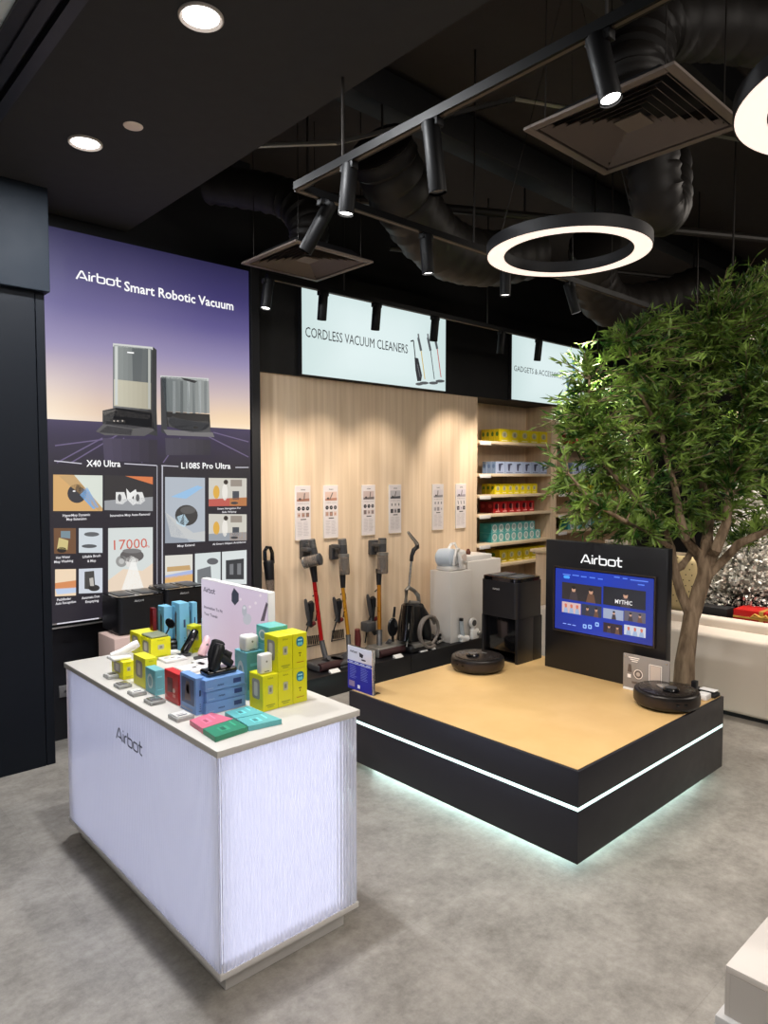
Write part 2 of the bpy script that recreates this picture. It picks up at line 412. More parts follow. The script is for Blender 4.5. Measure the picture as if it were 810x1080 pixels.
# floor reflections
shade([(108, 462), (166, 464), (166, 488), (110, 486)], S(70, 62, 86), S(36, 30, 44)); shade([(174, 462), (222, 464), (222, 480), (175, 480)], S(64, 60, 76), S(40, 36, 48))
shade([(119, 363), (163, 367), (166, 460), (119, 450)], S(110, 112, 114), S(26, 26, 30), 5)
A.L = 4
shade([(120, 364), (160, 368), (159, 404), (120, 400)], S(140, 146, 144), S(74, 80, 82), 8)
shade([(120, 400), (159, 404), (159, 432), (120, 428)], S(196, 192, 172), S(166, 160, 140), 8)
P_([(119, 362), (161, 366), (161, 369), (119, 365.5)], S(206, 208, 204)); P_([(161, 366), (165, 369), (165, 456), (161, 452)], S(30, 32, 36))
P_([(122, 430), (160, 434), (162, 452), (118, 446)], S(18, 16, 18)); P_([(108, 433), (122, 430), (160, 436), (160, 450), (140, 452), (108, 447)], S(40, 40, 42))
P_([(108, 434), (124, 432), (158, 438), (157, 442), (110, 438)], S(120, 116, 112)); P_([(101, 455), (112, 444), (166, 452), (152, 460), (110, 459)], S(84, 82, 84)); P_([(104, 456), (113, 449), (140, 453), (138, 459)], S(20, 18, 22))
A.L = 5; P_([(121, 365), (124, 365.3), (124, 427), (121, 427)], S(200, 204, 200)); P_([(156, 368), (158.5, 368.3), (158.5, 431), (156, 431)], S(176, 178, 172)); P_([(139, 367), (150, 368), (149, 403), (140, 402)], S(84, 90, 92))
A.L = 6; P_([(134, 371), (141, 371.6), (141, 373), (134, 372.4)], W1); P_([(116, 442), (132, 443), (132, 446), (116, 445)], S(12, 12, 14))
for x in (120, 124, 129): A.ell(x, 444, 1, 1, S(200, 190, 180), 8, px=True)
A.L = 4
shade([(170, 397), (220, 400), (221, 436), (175, 434)], S(96, 104, 106), S(150, 154, 152), 9)
for x, c_ in ((182, 150), (190, 96), (197, 176), (203, 110), (209, 168), (215, 120)): P_([(x, 402), (x + 3, 402), (x + 3, 436), (x, 436)], S(c_, c_ + 4, c_ + 4))
P_([(169, 396), (220, 399), (220, 402), (169, 399)], S(206, 208, 206)); P_([(169, 398), (175, 398), (176, 458), (170, 456)], S(48, 50, 54))
P_([(175, 434), (221, 437), (222, 455), (176, 450)], S(18, 16, 18)); A.L = 5
A.ell(199, 446, 22, 9, S(50, 50, 52), px=True, rot=.1); P_([(176, 440), (221, 447), (222, 456), (200, 456), (178, 450)], S(70, 70, 72)); P_([(172, 453), (224, 456), (226, 461), (176, 459)], S(112, 110, 112))
A.L = 6; A.ell(201, 440, 20, 3.4, S(24, 22, 24), px=True, rot=.12); A.ell(206, 451, 2.6, 1.4, S(14, 14, 16), 10, px=True); P_([(190, 398), (200, 400), (208, 402), (205, 404), (194, 401)], S(40, 40, 42))
# picture tiles
def tile(x0, y0, x1, y1, x2, y2, x3, y3, c): A.L = 3; A.poly([(x0, y0), (x1, y1), (x2, y2), (x3, y3)], c, px=True); A.L = 4
def cap_(s, x0, x1, y, cap=.016): A.L = 5; p, q = V(x0, y), V(x1, y); A.text(s, p[0], p[1], q[0] - p[0], cap, S(232, 230, 234), True)
tile(56, 500.5, 108, 501.5, 108, 539, 56, 539, S(214, 170, 110)); P_([(78, 501), (108, 501.5), (108, 536)], S(216, 222, 212)); P_([(78, 501), (108, 536), (104, 539), (62, 502)], S(196, 160, 110))
A.ell(81, 520.5, 10, 10, S(52, 52, 58), px=True); P_([(86, 516), (92, 514), (104, 535), (98, 537), (84, 522)], S(120, 170, 220)); A.L = 5; A.ell(78, 518, 1.6, .8, W1, 8, px=True)
tile(110, 501, 161, 503, 161, 539, 110, 538, S(46, 42, 44)); P_([(132, 502), (161, 503), (161, 511)], S(214, 120, 70)); P_([(110, 528), (161, 524), (161, 539), (110, 538)], S(150, 152, 156))
for x, c_ in ((122, 0), (141, 0)): P_([(x, 519), (x + 9, 519), (x + 12, 528), (x + 7, 532), (x, 531)], S(226, 226, 224)); A.L = 5; A.ell(x + 4, 525, 2, 4, S(90, 90, 92), 10, px=True); A.L = 4
P_([(133, 515), (137, 520), (143, 516), (144, 519), (139, 525), (144, 531), (140, 533), (134, 527)], S(236, 236, 234))
tile(56.5, 557, 80, 557, 80, 584, 57, 584, S(112, 78, 52)); P_([(64, 560), (74, 560), (74, 568), (64, 567)], S(120, 140, 150)); P_([(62, 567), (72, 570), (71, 580), (60, 579)], S(206, 190, 130)); A.ell(65, 580, 5, 3, S(36, 30, 28), px=True)
tile(83, 557, 108, 557, 108, 583, 83, 583, S(206, 214, 220)); A.ell(96.5, 563.5, 8, 2.4, S(96, 98, 102), px=True); A.ell(94, 576, 8, 2, S(86, 88, 92), px=True)
tile(114, 557, 161, 556, 161, 624, 114, 625, S(212, 218, 216)); P_([(114, 612), (130, 600), (150, 602), (161, 594), (161, 624), (114, 625)], S(232, 212, 190)); P_([(139, 590), (142, 590), (152, 622), (128, 622)], S(240, 240, 236))
A.ell(139, 586, 12.5, 7, S(96, 92, 92), px=True); P_([(131, 590), (138, 586), (146, 590), (143, 598), (134, 598)], S(224, 222, 218)); A.ell(128, 592, 6, 6, S(150, 150, 148), px=True)
A.L = 5; A.ell(128, 592, 3, 3, S(190, 190, 188), px=True); A.ell(139, 581, 10, 2.5, S(124, 122, 122), px=True)
p, q = V(120, 580), V(155, 579); A.text('17000', p[0], p[1], q[0] - p[0], .066, S(204, 96, 78), False); A.text('Pa', q[0] - .005, p[1], None, .018, S(204, 96, 78))
tile(58, 600.5, 80, 600, 80, 628, 58, 629, S(238, 214, 184)); P_([(58, 615), (80, 612), (80, 620), (58, 621)], S(214, 140, 90)); P_([(58, 621), (80, 619), (80, 625), (60, 627)], S(190, 206, 232))
tile(83, 600, 108, 599, 108, 625, 83, 626, S(206, 212, 222)); P_([(89, 603), (99, 602), (100, 616), (99, 622), (89, 621)], S(70, 68, 66)); A.ell(99, 620, 6, 3.4, S(50, 48, 48), px=True); A.L = 5; P_([(94, 610), (98, 609), (99, 618), (95, 618)], S(190, 186, 180))
cap_('HyperMop Dynamic', 66, 95, 545); cap_('Mop Extension', 70, 91, 549); cap_('Innovative Mop Auto-Removal', 116, 158, 545)
cap_('Hot Water', 59, 74, 589.5); cap_('Mop Washing', 57, 77, 594); cap_('Liftable Brush', 87, 106, 588.5); cap_('& Mop', 92, 101, 593); cap_('Pathfinder', 60, 75, 634); cap_('Auto Recognition', 58.5, 80, 638); cap_('Automatic Dust', 86, 105, 632); cap_('Emptying', 90, 104, 636)
tile(174, 503, 216, 504, 216, 571, 174, 573, S(176, 184, 194)); P_([(174, 540), (200, 572), (174, 573)], S(150, 158, 170)); P_([(174, 540), (216, 571), (216, 560), (180, 566)], S(196, 198, 198)); P_([(180, 524), (208, 512), (214, 514), (196, 526)], S(150, 190, 226))
A.ell(196.5, 543.5, 12, 11, S(60, 58, 58), px=True); P_([(186, 545), (194, 542), (199, 550), (194, 556), (186, 552)], S(190, 216, 230)); A.L = 5; A.ell(198, 538, 8, 4, S(90, 88, 88), px=True)
for (y0_, y1_, f_) in ((504, 533.5, (190, 90, 80)), (542, 570, (150, 156, 164))):
    tile(220, y0_, 260, y0_ + .5, 260, y1_, 220, y1_ + .5, S(206, 202, 192)); P_([(220, y1_ - 7), (260, y1_ - 9), (260, y1_), (220, y1_ + .5)], S(*f_)); P_([(242, y1_ - 8), (260, y1_ - 9), (260, y1_), (242, y1_)], S(180, 136, 84))
    A.ell(228, y0_ + 15, 3.4, 7, S(220, 170, 70), px=True); A.ell(237, y0_ + 15, 3, 9, S(232, 228, 220), px=True); P_([(245, y0_ + 14), (252, y0_ + 14), (252, y0_ + 23), (245, y0_ + 23)], S(70, 74, 82))
    A.L = 5; A.ell(238, y0_ + 4.5, 2.4, 2.6, S(50, 40, 34), 10, px=True); A.ell(247, y1_ - 3, 4, 1.4, S(60, 60, 64), 10, px=True); P_([(243, y0_ + 2), (255, y0_ + 2), (255, y0_ + 9), (243, y0_ + 9)], S(150, 140, 130))
tile(174, 586, 203, 584.5, 203, 622, 174, 623, S(220, 218, 210)); P_([(174, 609), (203, 605), (203, 622), (174, 623)], S(222, 176, 112)); P_([(174, 607), (203, 601), (203, 606), (174, 611)], S(168, 182, 222)); P_([(176, 598), (200, 596), (201, 601), (176, 603)], S(196, 160, 110)); A.ell(190, 617, 5, 2.6, S(90, 98, 104), px=True)
tile(205.5, 584, 232.5, 582, 232.5, 615, 205.5, 616, S(212, 220, 220)); P_([(208, 601), (222, 597), (223, 613), (208, 616)], S(112, 116, 120)); A.ell(224, 592, 6, 3.5, S(96, 98, 102), px=True)
tile(234, 582, 260, 580, 260, 616, 234, 616, S(216, 222, 222)); P_([(238, 591), (257, 589), (257, 611), (238, 611)], S(52, 54, 58)); A.L = 5; P_([(242, 595), (246, 594.6), (246, 606), (242, 606)], S(120, 122, 126)); P_([(250, 594.4), (254, 594), (254, 606), (250, 606)], S(120, 122, 126))
cap_('Mop Extend', 187, 205, 577); cap_('Smart Navigation For', 229, 254, 537.5, .013); cap_('Side Wiping', 234, 249, 541, .013); cap_('AI Smart Object Avoidance', 224, 259, 575, .014)
A.build(t, 'poster_print', A_lit)

# outlet plate on the wall below
p0, p1 = ony(62, 736, 4.715), ony(76, 721, 4.715)
t = thing('wall_outlet', 'grey double socket plate low on the black wall behind the white counter', 'socket', (p0.x, 4.71, p0.z))
b = MB(); b.box((p0.x, 4.704, p0.z), (p0.x + .15, 4.72, p1.z), .004); part(t, 'plate', b, mat('socket_grey', S(120, 118, 118), .5))
for k in range(2):
    b = MB(); b.box((p0.x + .03 + .06 * k, 4.700, p0.z + .03), (p0.x + .055 + .06 * k, 4.705, p1.z - .03), .002); part(t, 'socket_face', b, M_dgrey)

# ================================================================== SIGNS ON THE FASCIA
YS = 4.655
def sign(x0, x1, z0, z1, label, fn):
    t = thing('lightbox_sign', label, 'sign', ((x0 + x1) / 2, 4.68, z0))
    b = MB(); b.box((x0 - .008, YS, z0 - .008), (x1 + .008, 4.70, z1 + .008), .003); part(t, 'lightbox_frame', b, M_matt)
    A = Art((x0, YS - .001, z0), (1, 0, 0), (0, 0, 1)); w, h = x1 - x0, z1 - z0
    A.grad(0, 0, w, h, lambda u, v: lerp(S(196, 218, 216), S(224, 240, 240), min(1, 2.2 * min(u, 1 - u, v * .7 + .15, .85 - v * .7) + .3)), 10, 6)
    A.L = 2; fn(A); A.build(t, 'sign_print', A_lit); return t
def s1(A):
    dk = S(34, 38, 42)
    p, q = A.px(322, 355), A.px(430, 372); A.text('CORDLESS VACUUM CLEANERS', p[0], p[1], q[0] - p[0], .082, dk)
    def st(x0, y0, x1, y1, c, w=.012): A.line([(x0, y0), (x1, y1)], w, c, px=True)
    st(433, 360, 436, 359, dk); st(436, 359, 438, 378, dk); A.L = 3
    A.poly([(437, 377), (441, 378), (445, 396), (444, 402), (440, 402), (438, 390)], S(48, 50, 54), px=True); A.ell(442, 405, 4, 1.6, S(90, 92, 94), 10, px=True); st(440, 384, 443, 398, S(150, 152, 156), .006)
    for x, yt, c in ((439, 352, (206, 170, 60)), (449, 352, (60, 64, 70)), (456, 350, (186, 50, 40))):
        st(x + 2, yt + 4, x + 5, yt + 18, S(84, 88, 92), .03); st(x + 5, yt + 18, x + 9, yt + 48, S(*c), .010); A.ell(x + 8, yt + 52, 5, 1.6, S(84, 88, 90), 10, px=True); st(x + 2, yt, x + 2.6, yt + 6, S(110, 112, 116), .02)
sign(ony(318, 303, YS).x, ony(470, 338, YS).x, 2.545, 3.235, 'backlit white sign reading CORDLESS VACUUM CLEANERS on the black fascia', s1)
def s2(A):
    p, q = A.px(542, 391), A.px(592, 401); A.text('GADGETS & ACCESSORIES', p[0], p[1], (q[0] - p[0]) * 1.05, .06, S(50, 54, 58))
    A.L = 3; A.line([(598, 398), (600, 420)], .05, S(90, 120, 130), px=True); A.line([(604, 378), (607, 418)], .04, S(70, 150, 190), px=True); A.line([(611, 392), (611, 420)], .05, S(206, 196, 190), px=True)
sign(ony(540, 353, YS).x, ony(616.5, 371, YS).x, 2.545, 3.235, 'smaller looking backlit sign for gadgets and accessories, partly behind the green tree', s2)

# information cards on the wood wall
YC = YW
cards = [(310.5, 512, 326, 567, 'with a brick toned room photo, above the red vacuum'), (340.5, 513, 355.5, 567, 'with a blush photo, above the left gold tubed vacuum'), (381, 512.5, 395, 563.5, 'with grey and blush photos, above the right gold tubed vacuum'),
         (409.5, 512.5, 422.5, 562, 'with mostly grey pictures, above the hooked handle of the carpet washer'), (455.5, 513, 466, 560, 'with pale pictures, above the garment steamer'), (480, 513, 491.5, 558.5, 'nearest the shelves, with dark square pictures')]
for i, (x0, y0, x1, y1, lb) in enumerate(cards):
    a, c = ony(x0, y0, YC), ony(x1, y1, YC); zt = 1.640; zb = 1.19; xx0, xx1 = a.x, a.x + .155
    t = thing('information_card', 'narrow white information card ' + lb, 'card', ((xx0 + xx1) / 2, YC - .006, zb), 0, 'information cards on the wood wall')
    b = MB(); b.box((xx0, YC - .012, zb), (xx1, YC, zt), .002); part(t, 'acrylic_backing', b, M_white)
    b = MB(); b.box((xx0, YC - .016, zb - .004), (xx1, YC - .002, zb), 0); part(t, 'bottom_lip', b, M_shelf)
    A = Art((xx0, YC - .0122, zb), (1, 0, 0), (0, 0, 1)); w, h = .155, zt - zb
    A.rect(.002, .002, w - .002, h - .002, S(226, 218, 218)); A.L = 2; rnd = random.Random(i)
    A.logo(.055, h - .038, .045, S(60, 60, 66), .2)
    cols = [((205, 180, 170), (170, 120, 100)), ((220, 190, 176), (190, 140, 120)), ((200, 180, 176), (120, 110, 110)), ((190, 186, 190), (90, 90, 96)), ((216, 208, 212), (150, 146, 150)), ((214, 206, 216), (170, 160, 170))][i]
    A.rect(.014, h - .13, w - .014, h - .055, S(*cols[0])); A.L = 3
    A.poly([(.014, h - .13), (w - .014, h - .13), (w - .014, h - .105), (.014, h - .115)], S(*cols[1])); A.line([(.06 + .03 * rnd.random(), h - .12), (.07 + .03 * rnd.random(), h - .062)], .01, S(110, 106, 104)); A.ell(.045, h - .112, .014, .01, S(80, 76, 76), 10)
    A.text('POWERFUL SUCTION', .02, h - .152, w - .04, .007, S(120, 116, 120))
    for k in range(3):
        x = .034 + k * .044
        if i < 3: A.ell(x, h - .19, .017, .017, S(30, 30, 34) if k < (3 if i == 0 else 2) else S(80, 76, 80)); A.L = 4; A.ell(x, h - .19, .007, .005, S(160, 156, 158), 8); A.L = 3
        elif i == 5: A.line([(x - .006, h - .17), (x + .004, h - .205)], .009, S(90, 88, 94))
        else: A.ell(x, h - .185, .009, .014, S(130, 126, 130), 8)
        A.rect(x - .017, h - .262, x + .016, h - .225, (S(44, 42, 46) if (i in (3, 5) and k != 1) else S(*[max(0, q - 30 * ((k + i) % 3)) for q in cols[0]]))); 
        A.L = 4; A.ell(x, h - .245, .008, .009, S(*cols[1]), 8); A.L = 3
    A.rect(.05, h - .284, w - .048, h - .276, S(60, 58, 62))
    for r_ in range(10):
        for cc in range(2): A.rect(.018 + cc * .062, h - .305 - r_ * .012, .018 + cc * .062 + .035 + .02 * rnd.random(), h - .3025 - r_ * .012, S(176, 168, 172))
    A.build(t, 'printed_sheet', A_print)

# ================================================================== SHELVES IN THE WALL NICHES
ORD = ['first', 'second', 'third', 'fourth', 'fifth', 'sixth', 'seventh', 'eighth', 'ninth', 'tenth', 'eleventh', 'twelfth']
SZ = [2.09, 1.745, 1.52, 1.315, .995, .765]; SNAME = ['top shelf', 'second shelf from the top', 'third shelf from the top', 'fourth shelf from the top', 'fifth shelf from the top', 'lowest shelf']
def shelf_unit(x0, x1, zs, label):
    t = thing('shelf_unit', label, 'shelves', ((x0 + x1) / 2, YW + .1, zs[-1]))
    for z in zs:
        b = MB(); b.box((x0 + .001, YW - .02, z - .03), (x1 - .001, YW + ND - .002, z), .002); s = part(t, 'shelf_board', b, M_shelf)
        b = MB(); b.box((x0 + .02, YW - .024, z - .045), (x0 + .20, YW - .0195, z - .008), .001); part(s, 'label_strip', b, M_white)
    return t
shelf_unit(NX0, NX1, SZ, 'six pale oak shelves of coloured boxes set into the wood wall')
SZ2 = [2.09, 1.745, 1.52, 1.26, 1.06]
shelf_unit(NX2, NX3, SZ2, 'pale oak shelves set into the wall behind the tree')

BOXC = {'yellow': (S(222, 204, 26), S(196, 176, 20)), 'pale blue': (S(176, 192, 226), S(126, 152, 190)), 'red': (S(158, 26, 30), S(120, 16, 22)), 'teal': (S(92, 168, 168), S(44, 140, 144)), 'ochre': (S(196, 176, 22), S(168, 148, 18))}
def shelf_box(x0, x1, y0, y1, z0, z1, colname, label, group, kind):
    c, c2 = BOXC[colname]
    m = mat('carton_' + colname.replace(' ', '_'), c, .38)
    t = thing('product_box', label, 'box', ((x0 + x1) / 2, (y0 + y1) / 2, z0), 0, group)
    b = MB(); b.box((x0, y0, z0), (x1, y1, z1), .0015, seg=1); part(t, 'carton', b, m)
    w, h = x1 - x0, z1 - z0
    A = Art((x0, y0, z0), (1, 0, 0), (0, 0, 1))
    if kind == 'ring': A.ell(w / 2, h * .55, w * .36, w * .36, S(216, 224, 222)); A.L = 2; A.ell(w / 2, h * .55, w * .25, w * .25, S(150, 178, 178)); A.rect(w * .2, h * .08, w * .8, h * .14, S(210, 226, 226))
    elif kind == 'tee': A.poly([(w * .35, h * .25), (w * .5, h * .2), (w * .6, h * .7), (w * .8, h * .75), (w * .76, h * .86), (w * .3, h * .8)], S(72, 76, 104)); A.rect(w * .15, h * .06, w * .85, h * .12, S(120, 130, 170))
    elif kind == 'photo': A.ell(w * .5, h * .58, w * .26, h * .24, S(200, 196, 150)); A.L = 2; A.rect(w * .38, h * .42, w * .62, h * .7, S(150, 152, 130)); A.rect(w * .2, h * .1, w * .8, h * .17, S(250, 246, 190))
    else: A.ell(w * .42, h * .6, w * .24, h * .26, S(60, 14, 22)); A.L = 2; A.rect(w * .3, h * .1, w * .9, h * .2, S(222, 150, 150)); A.rect(w * .6, h * .2, w * .72, h * .8, S(206, 130, 126))
    A.build(t, 'front_print', A_print)
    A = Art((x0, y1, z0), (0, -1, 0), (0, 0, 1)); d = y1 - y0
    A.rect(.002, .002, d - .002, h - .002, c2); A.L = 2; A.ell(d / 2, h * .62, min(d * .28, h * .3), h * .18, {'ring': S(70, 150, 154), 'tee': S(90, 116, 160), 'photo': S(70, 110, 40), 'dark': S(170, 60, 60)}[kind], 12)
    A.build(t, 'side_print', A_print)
def box_row(si, xn, xl, xr, nf, nd, hpx, col, kind, yf=4.775, layers=1, what='', z=None, shelfname=None, place=''):
    z = SZ[si] if z is None else z
    y_ = 502 + (1.72 - z) * 100
    X0_ = ony(xn, 480, yf).x; X1_ = ony(xr, 480, yf).x; yb = min(onx(xl, 480, X0_).y, YW + ND - .02)
    D = (Vector((X0_, yf, z)) - CAM).dot(FW); h = hpx / FPX * D / layers
    w = (X1_ - X0_) / nf; dd = (yb - yf) / nd; g = .004
    for L in range(layers):
        n_ = nf - (1 if L and layers > 1 else 0)
        for j in range(nd):
            for i in range(n_):
                if i and j: continue
                if j == 0: lb = '%s box%s on the %s, %s from left' % (col if col != 'ochre' else 'yellow', (', upper layer' if L else ', lower layer') if layers > 1 else '', shelfname or SNAME[si], ORD[i])
                else: lb = '%s box on the %s, %s behind the leftmost box' % (col if col != 'ochre' else 'yellow', shelfname or SNAME[si], ORD[j - 1])
                jx = random.uniform(-.002, .002)
                shelf_box(X0_ + i * w + g / 2 + jx, X0_ + (i + 1) * w - g / 2 + jx, yf + j * dd + .001, yf + (j + 1) * dd - .003, z + L * h, z + (L + 1) * h - .0008, col, lb, '%s boxes on the %s' % (col if col != 'ochre' else 'yellow', shelfname or SNAME[si]), kind)
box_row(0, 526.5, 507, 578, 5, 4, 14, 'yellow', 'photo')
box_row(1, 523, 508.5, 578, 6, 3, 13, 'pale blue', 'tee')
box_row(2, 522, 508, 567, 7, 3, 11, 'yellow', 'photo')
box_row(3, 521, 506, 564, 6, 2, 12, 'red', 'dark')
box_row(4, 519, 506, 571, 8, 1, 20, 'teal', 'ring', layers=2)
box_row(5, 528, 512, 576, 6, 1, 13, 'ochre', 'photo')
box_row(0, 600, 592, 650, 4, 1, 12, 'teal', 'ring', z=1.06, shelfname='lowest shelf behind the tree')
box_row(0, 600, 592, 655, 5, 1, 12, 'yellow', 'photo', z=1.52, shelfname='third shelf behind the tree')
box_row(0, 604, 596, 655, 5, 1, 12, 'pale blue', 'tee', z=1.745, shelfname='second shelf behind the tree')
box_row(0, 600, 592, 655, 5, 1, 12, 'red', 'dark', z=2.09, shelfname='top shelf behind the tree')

# ================================================================== BLACK PLATFORM UNDER THE VACUUMS
PZ, PY = .172, 4.24
t = thing('display_platform', 'long low black platform along the wood wall carrying the vacuums', 'platform', (4.4, 4.48, 0))
for k, (xa, xb) in enumerate(((3.00, 4.20), (4.204, 5.42), (5.424, 6.6))):
    b = MB(); b.box((xa, PY, 0), (xb, YW - .004, PZ), .003); part(t, 'platform_section', b, M_black)

M_maroon = mat('dark_maroon_roller', S(52, 26, 28), .6)
def wp(x, y, Y): return ony(x, y, Y)
def vac_head(t, x0, x1, y, Yh, h=.055, d=.22, m=M_dgrey, roller=None):
    a = wp(x0, y, Yh); c = wp(x1, y, Yh); z = PZ + .001
    b = MB(); b.box((a.x, Yh - d / 2 + .05, z), (c.x, Yh + d / 2, z + h), .014, seg=3); hd = part(t, 'floor_head', b, m)
    b = MB(); b.tube([(a.x + .012, Yh - d / 2 + .055, z + .035), (c.x - .012, Yh - d / 2 + .055, z + .035)], .033, 14); part(hd, 'brush_roller', b, roller)
    b = MB(); b.tube([((a.x + c.x) / 2, Yh + d / 2 - .05, z + .045), ((a.x + c.x) / 2, Yh + .0, z + h + .03)], [.026, .02], 10); part(hd, 'swivel_neck', b, M_dgrey)
def wall_dock(t, x0, y0, x1, y1, m=M_dgrey):
    Y0 = YW - .05; a = wp(x0, y1, YW); c = wp(x1, y0, YW)
    b = MB(); b.box((a.x, Y0, a.z), (c.x, YW - .001, c.z), .008, seg=2); b.box((a.x + .02, Y0 - .06, c.z - .10), (c.x - .015, Y0, c.z - .03), .008); d = part(t, 'wall_dock', b, m)
    return d
def stick_vac(label, dock, motor, cup, neck, tube, elbow, head, tubem, Ym=4.56, Yh=4.40, flat_cup=False, roller=M_maroon, headm=M_dgrey, cupm=M_smoke, motorm=M_dgrey):
    t = thing('stick_vacuum', label, 'vacuum cleaner', (wp(elbow[0], elbow[1], Yh).x, Yh, PZ), 0, 'cordless stick vacuums hanging on the wood wall')
    wall_dock(t, *dock)
    (x0, y0, x1, y1, r) = motor; a, c = wp(x0, y0, Ym), wp(x1, y1, Ym)
    b = MB(); b.tube([a, a + (c - a) * .03, a + (c - a) * .97, c], [r * .9, r, r, r * .96], 20); b.box((a.x - .05, Ym - .015, (a.z + c.z) / 2 - .015), (a.x, Ym + .09, (a.z + c.z) / 2 + .015), .006)
    mo = part(t, 'motor_body', b, motorm)
    b = MB(); 
    for k in range(5):
        p = a + (c - a) * (.12 + .06 * k); b.tube([p - Vector((0, 0, .002)), p + Vector((0, 0, .002))], r * 1.015, 20)
    part(mo, 'vent_ring', b, M_grey)
    if flat_cup:
        (x0, y0, x1, y1, r) = cup; a, c = wp(x0, y0, Ym), wp(x1, y1, Ym - .12)
        b = MB(); b.tube([a, a + (c - a) * .05, a + (c - a) * .92, c], [r * .85, r, r, r * .9], 22); cu = part(t, 'dust_cup', b, M_smoke)
        b = MB(); b.tube([c - (c - a) * .14, c - (c - a) * .02, c + (c - a) * .02], [r * 1.02, r * 1.02, r * .8], 22); part(cu, 'filter_cap', b, M_dgrey)
        b = MB(); b.tube([a - (c - a) * .02, a + (c - a) * .1], r * 1.02, 22); part(cu, 'latch_ring', b, M_silver)
    else:
        (x0, y0, x1, y1, r) = cup; a, c = wp(x0, y0, Ym - .03), wp(x1, y1, Ym - .04)
        b = MB(); b.tube([a, a + (c - a) * .1, a + (c - a) * .9, c], [r, r * 1.06, r * 1.08, r * .98], 22); cu = part(t, 'dust_cup', b, cupm)
        b = MB(); b.tube([a + (c - a) * .16, a + (c - a) * .5, a + (c - a) * .82], [r * .7, r * .6, r * .3], 14); part(cu, 'cyclone_cone', b, M_dgrey)
        b = MB(); b.tube([a - (c - a) * .06, a + (c - a) * .08], [r * 1.12, r * 1.1], 22); part(cu, 'collar', b, M_grey)
    (x0, y0, x1, y1, r) = neck; a, c = wp(x0, y0, Ym), wp(x1, y1, Ym - .02)
    b = MB(); b.tube([a, a + (c - a) * .6, c], [r * 1.25, r, r * .85], 12); part(t, 'tube_connector', b, M_black)
    (x0, y0, x1, y1, r) = tube; a2, c2 = wp(x0, y0, Ym - .02), wp(x1, y1, (Ym + Yh) / 2)
    b = MB(); b.tube([a2, c2], r, 14); part(t, 'extension_tube', b, tubem)
    c3 = wp(elbow[0], elbow[1], Yh + .03)
    b = MB(); b.tube([c2, c2 + (c3 - c2) * .1, c3], [r * 1.15, r * 1.3, r * 1.35], 14); b.tube([c2 - (c2 - a2).normalized() * .004, c2 + (c3 - c2) * .06], r * 1.4, 14); part(t, 'lower_elbow', b, M_dgrey)
    vac_head(t, head[0], head[1], head[2], Yh, roller=roller, m=headm, h=head[3] if len(head) > 3 else .055)
    return t
# leftmost black one, mostly behind the pink sign
t = thing('stick_vacuum', 'black vacuum with looped handle hanging leftmost on the wood wall behind the pink sign', 'vacuum cleaner', (3.14, 4.5, PZ), 0, 'cordless stick vacuums hanging on the wood wall')
Y_ = 4.62; P = lambda x, y: wp(x, y, Y_)
b = MB(); b.tube([P(279.5, 591), P(279.3, 581), P(281.5, 577.3), P(285, 577.6), P(287, 583), P(287.4, 594)], [.016, .016, .015, .015, .016, .018], 10); part(t, 'loop_handle', b, M_gloss)
b = MB(); b.tube([P(283.2, 591), P(283.2, 593), P(284.6, 611)], [.036, .042, .036], 18); part(t, 'motor_body', b, M_black)
b = MB(); b.tube([P(284.5, 611), P(285.5, 623)], [.036, .03], 18); part(t, 'dust_cup', b, M_smoke)
b = MB(); b.tube([P(285.5, 623), P(287, 640)], [.02, .016], 10); b.tube([P(287, 640), wp(291, 690, 4.45)], .016, 10); part(t, 'extension_tube', b, M_black)
a = wp(291, 700, 4.42); b = MB(); b.box((a.x - .1, 4.32, PZ + .001), (a.x + .1, 4.52, PZ + .06), .015); part(t, 'floor_head', b, M_black)

stick_vac('stick vacuum with red tube and round side dust cup on the wood wall', (315.5, 568.5, 325.5, 590), (328.5, 569, 332.5, 590, .030), (321, 593.5, 338.5, 589.5, .048), (330, 597, 332.3, 614, .026), (331.5, 614, 339.2, 676, .0165), (343.5, 694), (331, 362, 700), M_red, flat_cup=True)
stick_vac('stick vacuum with gold tube, in the middle beside the white tipped cable rack', (346.5, 574, 355.5, 590), (360.6, 568.5, 362, 584, .037), (362.5, 585.5, 363.5, 606, .042), (361.2, 602, 361.8, 620, .024), (361.6, 620, 367.2, 670, .0155), (368.5, 690), (352, 382, 698), M_gold)
stick_vac('stick vacuum with amber tube and clear cup above a wide grey floor head', (388, 569, 396, 585), (403.2, 567.5, 403.2, 582, .037), (403.5, 584, 403.5, 605, .046), (399.6, 600, 399.6, 617, .024), (399.8, 617, 400.2, 665, .0185), (400.2, 684), (394, 428, 694, .085), mat('amber_anodised', S(176, 116, 34), .28, .6), headm=M_grey)

